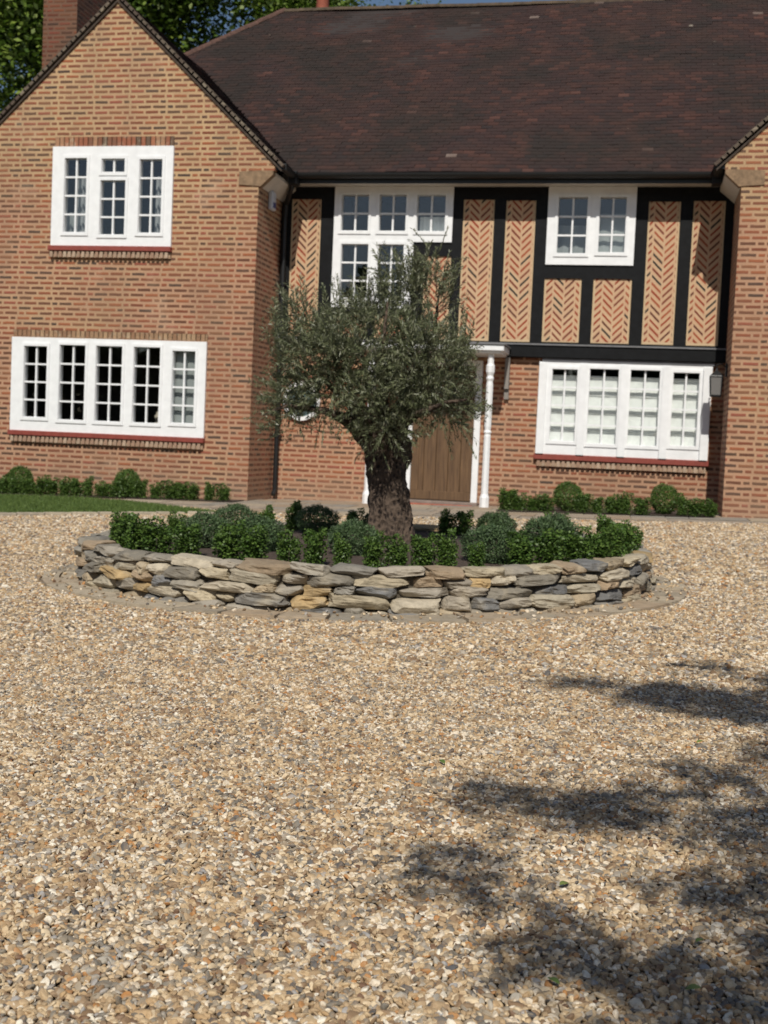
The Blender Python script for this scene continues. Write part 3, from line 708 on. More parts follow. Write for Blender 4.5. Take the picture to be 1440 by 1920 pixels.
q = MB(); q.box(-2.0, -1.93, YF-.11, YF-.002, 1.75, 2.214); q.prism_y([(-2.0, 1.60), (-1.93, 1.60), (-1.93, 1.75), (-2.0, 1.75)], YF-.06, YF-.002); H(q.build('porch_shade_block', simple('porch_shade_grey', (.22, .20, .18), .6), bevel=.004))  # grey block standing in for the shaded area at the canopy's right end

# wall lantern, alarm box, vase ---------------------------------
lan = thing('wall_lantern', 'black wall lantern with frosted glass beside the ground floor window', 'wall lantern', (.98, YF-.55, 1.72))
q = MB(); q.lathe([(.001, .40), (.018, .385), (.02, .36), (.05, .345), (.125, .29), (.13, .28)][::-1], 0, 0, 4); q.lathe([(.10, 0), (.105, .02), (.075, .035)], 0, 0, 4)
for i in range(4):
    t = 2*PI*(i+.5)/4; q.tube([(.098*math.cos(t), .098*math.sin(t), .02), (.118*math.cos(t), .118*math.sin(t), .28)], .007, 6)
q.build('lantern_frame', blackmetal, lan)
MB().lathe([(.088, .025), (.106, .278)], 0, 0, 4).build('lantern_glass', simple('frosted_glass', (.17, .165, .16), .25), lan)
MB().tube([(0, 0, .34), (0, 0, .44), (.06, .0, .46), (.135, 0, .40)], .009, 8).box(.115, .139, -.05, .05, .28, .46).build('bracket', blackmetal, lan)
al = thing('alarm_box', 'small white and blue alarm box high on the shaded side of the wing', 'alarm box', (-5.505, YW+.55, 4.22))
MB().box(0, .07, -.09, .09, .0, .27).build('alarm_case', simple('alarm_white', (.6, .62, .66), .5), al, bevel=.015)
MB().box(.071, .078, -.06, .06, .03, .11).build('alarm_strobe', simple('strobe_blue', (.06, .08, .25), .3), al, bevel=.002)
vs = MB(); vs.lathe([(.05, 0), (.09, .03), (.10, .08), (.07, .12), (.045, .14), (.075, .17), (.085, .21), (.05, .25), (.06, .27)], 0, 0, 20)
vo = vs.build('vase', simple('pale_ceramic', (.5, .46, .38), .4), smooth=True); vo.location = (-7.0, YW+.28, .93); tag(vo, 'pale rounded vase standing inside the wide ground floor window', 'vase')
tb = thing('window_table', 'dark table just inside the wide ground floor window', 'table', (-7.3, YW+.35, .6))
MB().box(-1.2, 1.2, -.2, .35, .28, .33).build('tabletop', oak, tb)
for x in (-1.15, 1.1):
    for y in (-.16, .28): MB().box(x, x+.05, y, y+.05, .0, .28).build('leg', oak, tb)

# ------------------------------------------------------------ stone ring planter
planter = thing('stone_planter', 'round raised planter of dry stacked grey and honey coloured stone', 'planter', (PC[0], PC[1], gz(PC[0])))
TILT = math.atan(.02)
planter.rotation_euler = (0, -TILT, 0)
def stone_mesh(L, Hh, Dp, seed):
    """a rounded rough block: subdivided cube pushed to a superellipsoid and broken up by noise"""
    bm = bmesh.new(); bmesh.ops.create_cube(bm, size=2); bmesh.ops.subdivide_edges(bm, edges=bm.edges[:], cuts=6, use_grid_fill=True)
    sd_ = Vector((seed*7.3, seed*3.1, seed*1.7)); cuts = [(Vector((random.gauss(0, .9), random.gauss(0, 1), random.gauss(0, .55))).normalized(), random.uniform(.92, 1.25)) for _ in range(14)]; ta = random.uniform(-.10, .10); sh = random.uniform(-.12, .12)
    for v in bm.verts:
        c = v.co.copy(); p = 7.0
        r = (abs(c.x)**p+abs(c.y)**p+abs(c.z)**p)**(1/p); c = c/r
        c = c.lerp(v.co*.97, .72)
        nn = noise.noise_vector(c*1.1+sd_)*.20+noise.noise_vector(c*2.7+sd_)*.10+noise.noise_vector(c*6+sd_)*.035
        c += nn
        for cn, cdd in cuts:
            e_ = c.dot(cn)-cdd
            if e_ > 0: c -= cn*e_*.93
        c += noise.noise_vector(c*9+sd_)*.03
        c.z *= 1+ta*c.x; c.z += sh*c.x*.35
        v.co = Vector((c.x*L/2, c.y*Dp/2, c.z*Hh/2))
    return bm
SC = [(.28, .25, .20), (.36, .32, .26), (.24, .225, .20), (.48, .38, .25), (.58, .49, .34), (.50, .35, .17), (.38, .33, .26), (.50, .44, .33), (.19, .19, .19), (.60, .52, .39), (.38, .28, .18), (.43, .385, .31), (.32, .295, .25)]
random.seed(12); front = []; rest = bmesh.new(); rl = rest.loops.layers.float_color.new('col'); nst = 0
R0 = 1.745; z = .0; heights = [.058, .062, .052, .056, .048]; z = -.02
for ci, hh in enumerate(heights):
    a = random.random(); circ = 2*PI
    while a < circ+random.random()*.001+.5*0+1.0*0:
        L = random.choice((.11, .15, .19, .22, .26, .30)) if ci < 4 else random.choice((.16, .2, .24, .27)); h2 = hh*random.uniform(.82, 1.12)
        da = L/R0; am = a+da/2; Dp = random.uniform(.15, .2); rr = R0+random.uniform(-.012, .022)+.006*(2-ci)
        bm = stone_mesh(L*1.02, h2*1.12, Dp, nst); zc = z+hh/2+random.uniform(-.005, .005); tilt = random.gauss(0, .035)*(1.6 if ci == 4 else 1)
        M_ = Matrix.Translation((rr*math.cos(am), rr*math.sin(am), zc)) @ Matrix.Rotation(am+PI/2+random.gauss(0, .05), 4, 'Z') @ Matrix.Rotation(tilt, 4, 'Y') @ Matrix.Rotation(random.gauss(0, .06), 4, 'X')
        col = random.choice(SC); k = random.uniform(.68, 1.02); col = tuple(c*k for c in col)
        # angle facing the camera
        to = math.atan2(-PC[1], -PC[0]); dd = abs((am-to+PI) % (2*PI)-PI)
        bm.transform(M_); front.append((dd, bm, col)); nst += 1; a += da*random.uniform(.98, 1.03)
    z += hh
# stones facing the camera stay separate, the rest are joined
front.sort(key=lambda t: t[0]); me_rest = []
for i, (dd, bm, col) in enumerate(front):
    lay = bm.loops.layers.float_color.new('col')
    for f in bm.faces:
        f.smooth = False
        for l in f.loops: l[lay] = (*col, 1)
    me = bpy.data.meshes.new('stone'); bm.to_mesh(me); bm.free()
    if i < 100:
        me.materials.append(stone_m); o = bpy.data.objects.new('stone', me); C.objects.link(o); o.parent = planter
    else:
        rest.from_mesh(me); bpy.data.meshes.remove(me)
me = bpy.data.meshes.new('stones'); rest.to_mesh(me); rest.free(); me.materials.append(stone_m)
o = bpy.data.objects.new('remaining_stonework', me); C.objects.link(o); o.parent = planter; o['kind'] = 'stuff'; o['label'] = 'rest of the dry stonework round the back of the planter'
mb = MB(); k = 64
for j in range(k):
    a, b = 2*PI*j/k, 2*PI*(j+1)/k
    for r0, r1 in ((1.62, 1.765),): mb.prism_z([(r0*math.cos(a), r0*math.sin(a)), (r1*math.cos(a), r1*math.sin(a)), (r1*math.cos(b), r1*math.sin(b)), (r0*math.cos(b), r0*math.sin(b))], -.02, .215)
mb.build('light_block_ring', simple('dark_ring_fill', (.09, .075, .055), .95, 30, .4, .6), planter)  # dark ring added behind the stones to block light through the gaps
sb = MB(); nr, na = 14, 60; V = [(0, 0, .235)]; F = []
for i in range(1, nr+1):
    for j in range(na):
        r = 1.66*i/nr; t = 2*PI*j/na; V.append((r*math.cos(t), r*math.sin(t), .20+.04*(1-(i/nr)**2)+.012*noise.noise(Vector((r*math.cos(t)*5, r*math.sin(t)*5, 0)))))
F = [(0, 1+j, 1+(j+1) % na) for j in range(na)]+[(1+(i-1)*na+j, 1+i*na+j, 1+i*na+(j+1) % na, 1+(i-1)*na+(j+1) % na) for i in range(1, nr) for j in range(na)]
sb.v = V; sb.f = F; sb.c = [None]*len(F); so = sb.build('soil', soil_m, planter, smooth=True)
# kerb ring of flat pavers
mb = MB(); random.seed(5); a = 0
while a < 2*PI-.02:
    da = min(random.uniform(.10, .19), 2*PI-a); c = random.choice(((.42, .33, .23), (.36, .30, .22), (.47, .39, .28), (.32, .28, .22), (.40, .30, .20))); g_ = .004
    for (r0, r1) in ((1.83, 1.945), (1.952, 2.05)) :
        n_ = 3; t_ = [a+g_+(da-2*g_)*i/n_ for i in range(n_+1)]; sh = random.uniform(-.01, .01); zt = random.uniform(.018, .028)
        ring_ = [(r0*math.cos(t), r0*math.sin(t)) for t in t_]+[((r1+sh)*math.cos(t), (r1+sh)*math.sin(t)) for t in t_[::-1]]
        mb.prism_z(ring_, -.04, zt, c)
    a += da
kb = mb.build('kerb_ring', kerb_m); kb.location = planter.location; kb.rotation_euler = planter.rotation_euler; tag(kb, 'flat buff stone kerb ring set in the gravel round the planter', 'kerb', kind='structure')

# ------------------------------------------------------------ foliage builders
def ball_leaves(n_, rx, rz, shape='ball', L=.018, W=.012, lump=.16, seed=0):
    g_ = np.random.default_rng(seed); D = g_.normal(size=(n_, 3)); D /= np.linalg.norm(D, axis=1)[:, None]
    ph = g_.uniform(0, 6, 6); lm = 1+lump*np.sin(D[:, 0]*5+ph[0])*np.sin(D[:, 1]*5+ph[1])+lump*.7*np.sin(D[:, 2]*7+ph[2]+D[:, 0]*6)
    rad = g_.uniform(.45, 1, n_)**.4*lm
    if shape == 'ball': P = D*rad[:, None]*np.array([rx, rx, rz]); P[:, 2] += rz*.92
    else:      # upright little box plant: several shoots
        k = g_.integers(0, 7, n_); sx = g_.uniform(-.5, .5, 7)*rx; sy = g_.uniform(-.5, .5, 7)*rx; sh = g_.uniform(.6, 1.18, 7)*rz*2
        hgt = g_.random(n_)**.8; w_ = rx*.55*(1-.35*hgt)
        P = np.c_[sx[k]*(1+.5*hgt)+D[:, 0]*w_*rad, sy[k]*(1+.5*hgt)+D[:, 1]*w_*rad, hgt*sh[k]+.01]
        D = np.c_[D[:, 0], D[:, 1], np.abs(D[:, 2])*.8+.5]
    P[:, 2] = np.maximum(P[:, 2], .004)
    d = D*.45+g_.normal(0, .75, (n_, 3)); d[:, 2] += .2; d /= np.linalg.norm(d, axis=1)[:, None]
    nr_ = D*.8+g_.normal(0, .6, (n_, 3))+np.array([0, -.1, .5])
    s_ = np.cross(d, nr_); s_ /= np.linalg.norm(s_, axis=1)[:, None]; nrm = np.cross(s_, d)
    V, F = leaf_cards(P, d, g_.uniform(.7, 1.2, n_)*L, g_.uniform(.8, 1.2, n_)*W, nrm, .12)
    return V, F, g_.random(n_)
def plant_proto(name, V, F, r, lm, stems=3, h=.1):
    root = bpy.data.objects.new(name, None)
    me_o = mesh_np('foliage', V, F, lm, r); me_o.parent = root
    q = MB()
    for i in range(stems):
        t = 2*PI*i/max(1, stems); q.tube([(0.01*math.cos(t), .01*math.sin(t), -.01), (.03*math.cos(t), .03*math.sin(t), h)], [.005, .003], 5)
    st = q.build('stem', dark_twig); st.parent = root
    return root, [me_o, st]
def place(proto, used, loc, rz, sc, label, cat, group):
    root, kids = proto
    if not used: r = root; C.objects.link(r); ks = kids
    else:
        r = root.copy(); C.objects.link(r)
        for k in kids: c = k.copy(); C.objects.link(c); c.parent = r
    r.location = loc; r.rotation_euler = (0, 0, rz); r.scale = (sc[0], sc[0], sc[1]); tag(r, label, cat, group)
    return r
small = [plant_proto('box_plant', *ball_leaves(2000, .075, .105, 'up', .019, .013, .1, 20+i), box_leaf, 3, .12) for i in range(4)]
ballp = [plant_proto('box_ball', *ball_leaves(5200, .15, .125, 'ball', .015, .011, .045, 40+i), box_leaf, 4, .1) for i in range(2)]
hebe = [plant_proto('hebe_shrub', *ball_leaves(5600, .15, .115, 'ball', .021, .007, .10, 60+i), hebe_leaf, 4, .1) for i in range(3)]
tagall = {}
def put(kind, protos, x, y, z, sc, label, cat, group):
    i = tagall.get(kind, 0); tagall[kind] = i+1
    return place(protos[i % len(protos)], i >= len(protos), (x, y, z), random.uniform(0, 6.28), sc, label, cat, group)
def soil_z(x, y): 
    r = math.hypot(x-PC[0], y-PC[1])/1.66; return gz(x)+.20+.04*(1-min(1, r)**2)-.01
random.seed(21)
# front row of box plants in the ring: (pixel-free) x, y, width scale, height scale, where it stands
FR = [(-3.18, 7.28, 1.0, .92, 'leftmost box plant at the left end of the planter'),
      (-3.06, 7.03, 1.05, .95, 'box plant second from the left end of the planter'),
      (-2.90, 6.88, 1.1, .98, 'box plant third from the left end of the planter'),
      (-2.74, 6.75, 1.05, .95, 'box plant fourth from the left end of the planter'),
      (-2.50, 6.60, .95, .88, 'box plant left of the gap in the front row, below the grey hebe mound'),
      (-2.22, 6.50, 1.15, .98, 'bushy box plant in the front row on the near side of a hebe'),
      (-2.06, 6.46, 1.05, .95, 'box plant right beside the bushy one left of the trunk'),
      (-1.84, 6.40, .80, .85, 'slim box plant of a pair left of the olive trunk'),
      (-1.70, 6.42, .85, .90, 'fuller box plant of a pair left of the olive trunk'),
      (-1.54, 6.40, .70, .78, 'small box plant alone in bare soil left of the trunk'),
      (-1.38, 6.42, .80, .92, 'box plant at the left foot of the grey hebe before the trunk'),
      (-1.24, 6.40, .85, .85, 'box plant in front of the grey hebe before the trunk'),
      (-1.10, 6.44, .85, .88, 'box plant right of the grey hebe, just before the trunk'),
      (-.99, 6.52, .75, .95, 'upright box plant just right of the trunk foot'),
      (-.84, 6.62, .62, .72, 'smallest box plant, alone in bare soil right of the trunk'),
      (-.62, 6.78, 1.1, .92, 'box plant at the left edge of the thick right hand group'),
      (-.46, 6.90, 1.1, .98, 'box plant in the thick group right of the bare soil'),
      (-.32, 7.02, 1.1, 1.0, 'box plant in the middle of the right hand group'),
      (-.22, 7.18, 1.1, 1.0, 'box plant fourth from the right end of the planter'),
      (-.14, 7.36, 1.1, 1.0, 'box plant third from the right end of the planter'),
      (-.08, 7.56, 1.1, 1.0, 'box plant second from the right end of the planter'),
      (-.06, 7.78, 1.1, .95, 'rightmost box plant at the right end of the planter')]
for x, y, a, b, l in FR: put('s', small, x, y, soil_z(x, y), (a*(1.12 if x < -2.4 or x > -.7 else 1.06), b*.96), l, 'box plant', 'small box plants round the planter')
BK = [(-3.24, 8.35, 'small box plant at the back left rim of the planter'), (-2.78, 9.08, 'small box plant behind the left hebe mounds'), (-2.60, 9.18, 'small box plant between the back hebes left of the trunk'),
      (-2.15, 9.28, 'dark box plant at the back left of the trunk'), (-1.95, 9.33, 'pale tipped box plant seen against the gravel left of the trunk'), (-1.42, 9.3, 'box plant just right of the trunk at the back'),
      (-1.28, 9.25, 'taller dark box plant at the back right of the trunk'), (-1.02, 9.22, 'small box plant at the back left of the round hebe'), (-.62, 9.0, 'box plant at the back between two hebes right of the trunk'),
      (-.50, 8.9, 'taller box plant at the back right of the round hebe'), (-.20, 8.6, 'box plant at the back right rim'), (-.12, 8.3, 'box plant near the far right rim'), (-.02, 8.05, 'box plant inside the far right end')]
for x, y, l in BK: put('s', small, x, y, soil_z(x, y), (.95, random.uniform(.7, .95)), l, 'box plant', 'small box plants round the planter')
HB = [(-2.60, 7.20, 1.05, 1.0, 'grey green hebe mound at the left front of the planter'), (-2.80, 8.35, 1.1, 1.0, 'grey green hebe mound at the back left of the planter'),
      (-2.22, 7.05, 1.05, .95, 'round hebe mound between the left group and the trunk'), (-2.30, 8.75, 1.0, .95, 'dark domed hebe at the back left of the trunk'),
      (-1.62, 7.02, .98, .95, 'hebe mound directly in front of the olive trunk'), (-1.78, 8.55, .9, .9, 'dark hebe half hidden behind the left foot of the trunk'),
      (-.98, 8.75, 1.0, .95, 'round hebe dome at the back right of the trunk'), (-.80, 7.05, 1.15, 1.0, 'broad hebe mound right of the bare soil'),
      (-.52, 7.75, 1.2, 1.15, 'largest hebe mound in the right half of the planter')]
for x, y, a, b, l in HB: put('h', hebe, x, y, soil_z(x, y), (a, b), l, 'hebe', 'rounded hebe shrubs in the planter')
# borders at the foot of the house
xb = [-9.78+.2*i for i in range(21)]; used_l = []
words = ['first', 'second', 'third', 'fourth', 'fifth', 'sixth', 'seventh', 'eighth', 'ninth', 'tenth', 'eleventh', 'twelfth', 'thirteenth', 'fourteenth', 'fifteenth', 'sixteenth', 'seventeenth', 'eighteenth', 'nineteenth', 'twentieth', 'twenty first']
for i, x in enumerate(xb):
    put('s', small, x+random.uniform(-.04, .04), 16.55, gz(x)+.03, (random.uniform(1.2, 1.65), random.uniform(.95, 1.25)), '%s low box plant from the left along the wing wall' % words[i], 'box plant', 'box plants along the wing wall')
for i, x in enumerate([-1.72, -1.56, -1.38, -1.2, -.72, -.52, -.34, -.16, .06, .6, .76, .93]):
    put('s', small, x, 16.62+.1*(x > .2), gz(x)+.03, (random.uniform(1.3, 1.7), random.uniform(.95, 1.25)), '%s low box plant from the left under the window with pale blinds' % words[i], 'box plant', 'box plants under the right hand window')
for x, y, l in ((-8.95, 16.68, 'clipped box ball near the left edge of the wing border'), (-7.25, 16.68, 'clipped box ball under the wide wing window'),
                (-.92, 16.75, 'clipped box ball under the left light of the blinded window'), (.36, 16.85, 'clipped box ball under the right light of the blinded window')):
    put('b', ballp, x, y, gz(x)+.06, (1.28, 1.62), l, 'box ball', 'clipped box balls along the house')

# ------------------------------------------------------------ olive tree
ot = thing('olive_tree', 'old olive tree with gnarled trunk and silvery crown in the stone planter', 'olive tree', (-1.60, 8.1, .25))
def W2L(p): return Vector(p)-ot.location
# trunk: rings of lumpy, twisted radius
rings = [(.22, -1.61, .25), (.30, -1.615, .20), (.38, -1.62, .165), (.47, -1.625, .16), (.60, -1.64, .162), (.72, -1.645, .165), (.82, -1.66, .17), (.90, -1.70, .20), (.98, -1.74, .235), (1.06, -1.78, .25), (1.14, -1.80, .20)]
rs = []
for i in range(len(rings)-1):
    for k in range(4):
        t = k/4; rs.append(tuple(rings[i][j]*(1-t)+rings[i+1][j]*t for j in range(3)))
rs.append(rings[-1]); q = MB(); seg = 48
for z, x, r in rs:
    for j in range(seg):
        t = 2*PI*j/seg; tw = t+z*1.7
        lob = 1+.13*math.sin(3*tw+1)+.09*math.sin(5*tw-1.3)+.035*math.sin(9*tw+z*6)
        nn = noise.noise(Vector((math.cos(t)*2.2, math.sin(t)*2.2, z*6)))*.20+noise.noise(Vector((math.cos(t)*5, math.sin(t)*5, z*11)))*.15+noise.noise(Vector((math.cos(t)*12, math.sin(t)*12, z*26)))*.06
        burl = .30*math.exp(-((z-.80)/.07)**2)*max(0, math.cos(t-.1))**4
        rr = r*.82*(lob*.9+nn*1.35+burl); q.v.append(tuple(W2L((x+rr*math.cos(t), 8.1+rr*math.sin(t)*.85, z))))
for i in range(len(rs)-1):
    for j in range(seg): q.f.append((i*seg+j, i*seg+(j+1) % seg, (i+1)*seg+(j+1) % seg, (i+1)*seg+j))
q.f.append(tuple(range((len(rs)-1)*seg, len(rs)*seg))); q.c = [None]*len(q.f)
trunk = q.build('trunk', bark, ot, smooth=True)
random.seed(31); rng = np.random.default_rng(31)
limbs = [[(-1.78, 8.08, 1.0), (-1.93, 8.05, 1.15), (-2.12, 8.0, 1.33), (-2.32, 7.95, 1.5)],
         [(-1.74, 8.12, 1.05), (-1.84, 8.25, 1.3), (-1.95, 8.35, 1.6), (-2.02, 8.4, 1.8)],
         [(-1.68, 8.05, 1.05), (-1.68, 7.9, 1.3), (-1.66, 7.8, 1.55), (-1.62, 7.7, 1.8)],
         [(-1.62, 8.1, 1.02), (-1.48, 8.15, 1.18), (-1.3, 8.2, 1.38), (-1.15, 8.25, 1.52)],
         [(-1.66, 8.15, 1.05), (-1.52, 8.3, 1.35), (-1.42, 8.35, 1.7), (-1.4, 8.35, 1.95)],
         [(-1.6, 8.0, 1.0), (-1.42, 7.85, 1.1), (-1.22, 7.75, 1.18), (-1.08, 7.7, 1.2)],
         [(-1.85, 8.0, 1.02), (-2.05, 7.85, 1.1), (-2.28, 7.75, 1.12), (-2.42, 7.7, 1.05)]]
for l in limbs:
    MB().tube([W2L(p) for p in l], [.05, .024, .013, .006], 9).build('branch', bark, ot, smooth=True)
# crown: lobes (centre, radii, twigs)
lobes = [((-1.80, 8.1, 1.48), (.56, .50, .32), 310), ((-2.18, 8.0, 1.42), (.32, .38, .26), 150), ((-1.40, 8.1, 1.42), (.32, .42, .30), 160), ((-1.75, 8.1, 1.64), (.42, .42, .20), 100),
         ((-1.42, 8.15, 1.82), (.22, .26, .26), 55), ((-1.66, 8.1, 1.98), (.16, .2, .20), 20), ((-1.36, 8.1, 2.06), (.12, .15, .16), 11), ((-2.35, 7.95, 1.66), (.16, .2, .18), 26), ((-1.18, 8.0, 1.24), (.17, .28, .20), 55),
         ((-1.62, 7.85, 1.16), (.36, .28, .22), 130), ((-1.62, 7.78, 1.02), (.22, .14, .12), 34), ((-1.95, 7.7, 1.35), (.4, .2, .3), 90), ((-1.3, 7.7, 1.4), (.3, .2, .3), 70), ((-2.34, 7.85, 1.06), (.18, .22, .13), 26), ((-2.10, 7.9, 1.18), (.30, .3, .18), 60), ((-1.16, 7.95, 1.10), (.16, .22, .12), 34), ((-2.30, 7.95, 1.20), (.24, .26, .16), 60), ((-1.55, 7.8, 1.0), (.16, .12, .10), 16), ((-2.46, 7.9, .92), (.07, .1, .07), 5),
         ((-2.30, 8.0, 1.62), (.20, .25, .07), 12, 1), ((-1.98, 8.1, 1.70), (.25, .25, .07), 13, 1), ((-1.62, 8.1, 1.80), (.22, .25, .10), 18, 1), ((-1.38, 8.1, 1.84), (.18, .25, .14), 20, 1), ((-1.52, 8.1, 1.96), (.16, .2, .08), 7, 1), ((-2.42, 7.9, 1.45), (.10, .25, .2), 16, 1), ((-1.12, 8.0, 1.45), (.10, .25, .2), 16, 1)]
Pl, Dl = [], []
for (c, r, n_, *upw) in lobes:
    for i in range(int(n_*1.7)):
        d = rng.normal(size=3); d /= np.linalg.norm(d); rad = rng.uniform(.25, 1)**.45
        base = np.array(c)+d*np.array(r)*rad*.82
        g_ = d*np.array([1, 1, .8])+np.array([(base[0]+1.7)*.5, -.1, .35])+rng.normal(0, .35, 3); g_ /= np.linalg.norm(g_)
        if upw: g_ = g_*.35+np.array([0, 0, 1.0]); g_ /= np.linalg.norm(g_)
        L = rng.uniform(.14, .30) if upw else rng.uniform(.10, .21); m_ = int(L/.0115); droop = np.array([0, 0, -rng.uniform(.0, .4)])
        ts = np.linspace(0, 1, m_)[:, None]; pts = base+g_*L*ts+droop*L*ts**2*.5
        ax = g_+droop*ts
        for sgn in (1, -1):
            sd_ = np.cross(ax, rng.normal(size=3)); sd_ /= np.linalg.norm(sd_, axis=1)[:, None]
            dd = ax*.75+sd_*sgn*.8+rng.normal(0, .18, (m_, 3)); dd /= np.linalg.norm(dd, axis=1)[:, None]
            Pl.append(pts); Dl.append(dd)
P = np.concatenate(Pl)-np.array(ot.location); D = np.concatenate(Dl); nl = len(P)
nr_ = rng.normal(0, .6, (nl, 3))+np.array([0, -.25, .85]); s_ = np.cross(D, nr_); s_ /= np.linalg.norm(s_, axis=1)[:, None]; nrm = np.cross(s_, D)
V, F = leaf_cards(P, D, rng.uniform(.026, .046, nl), rng.uniform(.006, .0095, nl), nrm, .15)
V[:, 0] = (V[:, 0]+.16)*.89-.16; V[:, 2] = (V[:, 2]-1.2)*1.04+1.22
cr = mesh_np('crown', V, F, olive_leaf, rng.random(nl)); cr.parent = ot

# ------------------------------------------------------------ trees
def broad_tree(name, label, loc, blobs, trunk_h, trunk_r, n_leaf, ls, lm, group=None, limbs=(), seed=1, cs=None):
    t = thing(name, label, 'tree', loc, group); g_ = np.random.default_rng(seed)
    q = MB(); q.tube([(0, 0, -.2), (0.02, 0, trunk_h*.4), (.08, .05, trunk_h*.8), (.1, .1, trunk_h*1.25)], [trunk_r*1.3, trunk_r, trunk_r*.8, trunk_r*.45], 12).build('trunk', dark_twig, t, smooth=True)
    for b in limbs: MB().tube(*b, 8).build('branch', dark_twig, t, smooth=True)
    vol = np.array([np.prod(b[1])**(2/3)*b[2] for b in blobs]); cnt = (n_leaf*vol/vol.sum()).astype(int); P, Nn = [], []
    for b, k in zip(blobs, cnt):
        kk = max(1, k//22); c_ = g_.normal(size=(kk, 3)); c_ /= np.linalg.norm(c_, axis=1)[:, None]
        cen = np.array(b[0])+c_*np.array(b[1])*(g_.uniform(.2, 1, kk)**.5)[:, None]
        idx = g_.integers(0, kk, k); cs_ = cs or ls*3.2
        P.append(cen[idx]+g_.normal(0, 1, (k, 3))*np.array([cs_, cs_, cs_*.55])); Nn.append(c_[idx])
    P = np.concatenate(P); Nn = np.concatenate(Nn); k = len(P)
    D = g_.normal(size=(k, 3)); D[:, 2] *= .6; D /= np.linalg.norm(D, axis=1)[:, None]
    nr_ = g_.normal(0, .6, (k, 3))+Nn*.5+np.array([0, 0, .6]); s_ = np.cross(D, nr_); s_ /= np.linalg.norm(s_, axis=1)[:, None]
    V, F = leaf_cards(P, D, g_.uniform(.7, 1.3, k)*ls, g_.uniform(.7, 1.2, k)*ls*.62, np.cross(s_, D), .1)
    mesh_np('crown', V, F, lm, g_.random(k)).parent = t
    return t
def blobset(rx, ry, z0, z1, n_, seed):
    g_ = np.random.default_rng(seed); out = []
    for i in range(n_):
        h = g_.random(); w_ = math.sin(PI*(.15+.8*h)); a = g_.uniform(0, 6.28)
        out.append(((rx*w_*.75*math.cos(a), ry*w_*.75*math.sin(a), z0+(z1-z0)*h), (rx*.44, ry*.44, (z1-z0)*.15), 1.0))
    return out
broad_tree('broadleaf_tree', 'bright green tree left of the brick chimney stack', (-17.3, 30, 0), blobset(3.6, 3, 4, 15.5, 26, 3), 6, .35, 85000, .17, tree_leaf, 'trees behind the house', seed=3)
broad_tree('broadleaf_tree', 'dense dark green tree between the gable and the main roof hip', (-12.9, 31, 0), blobset(3.0, 3, 4, 14.8, 24, 8), 6, .35, 85000, .17, tree_leaf, 'trees behind the house', seed=4)
broad_tree('broadleaf_tree', 'green tree whose edge shows against the sky above the hip', (-10.2, 33, 0), blobset(1.9, 2.4, 4, 14.4, 18, 5), 6, .3, 48000, .16, tree_leaf, 'trees behind the house', seed=5)
broad_tree('broadleaf_tree', 'distant tree with a few top leaves above the ridge', (-7.2, 36, 0), blobset(1.4, 1.4, 4, 13.0, 12, 6)+[((0, 0, 13.6), (.35, .3, .25), 1.6)], 6, .3, 6000, .13, tree_leaf, 'trees behind the house', seed=6)
# the tree behind the camera that dapples the drive: leaf sprays on real limbs
sh_blobs = []; tx = math.sin(AZ)/math.tan(EL)
def spray(gx_, gy_, rx_, ry_, h, dens=1.0): sh_blobs.append(((gx_+h*math.tan(AZ)*.98, gy_-h*math.cos(AZ)*1.0, h), (rx_, ry_, .16), dens))
for a in [(.16, 4.46, .20, .19, 4.6, 1.3), (.46, 4.38, .22, .24, 4.2, 1.3), (-.12, 4.60, .15, .045, 4.8, .8), (.30, 5.10, .10, .05, 4.4, .8), (.66, 4.85, .15, .12, 4.4),
          (-.13, 3.03, .12, .07, 4.0), (-.32, 3.0, .09, .05, 4.1, .8), (.05, 3.05, .10, .08, 3.9), (.26, 3.36, .14, .06, 4.3), (.31, 2.98, .10, .10, 3.8, .9), (.50, 3.1, .14, .14, 3.9, .9), (.48, 3.7, .1, .12, 4.2),
          (-.33, 2.53, .065, .028, 3.8), (-.25, 2.46, .055, .028, 3.7), (.17, 2.52, .07, .06, 3.7, .9), (.33, 2.62, .09, .07, 3.8, .9),
          (-.12, 2.11, .065, .04, 3.6), (-.02, 2.18, .05, .04, 3.7), (.14, 2.06, .11, .06, 3.6), (.27, 2.28, .08, .05, 3.7, 1.), (.10, 1.95, .06, .025, 3.6), (.34, 1.98, .12, .1, 3.6)]: spray(*a)
tl = (2.6, -3.2, gz(2.6)); bl = [((b[0][0]-tl[0], b[0][1]-tl[1], b[0][2]-tl[2]), b[1], b[2]) for b in sh_blobs]
bl += [((x, y, z), (1.0, 1.0, .7), .25) for x, y, z in ((0, -.5, 6), (1, .5, 5.5), (-.6, -1.6, 6.8), (.8, -1.2, 7.4), (1.6, -.2, 6.4), (1.4, 1.6, 5.2))]
limb = []
for tgt in (bl[0], bl[1], bl[5], bl[8], bl[10], bl[16], bl[19]):
    e = Vector(tgt[0]); s0 = Vector((.1, .1, 3.2)); m_ = s0.lerp(e, .5)+Vector((0, 0, .5)); limb.append(([tuple(s0), tuple(m_), tuple(e)], [.05, .022, .006]))
broad_tree('broadleaf_tree', 'overhanging tree beside the drive casting dappled shade on the gravel', tl, bl, 3.6, .18, 26000, .06, tree_leaf, limbs=limb, seed=9, cs=.06)
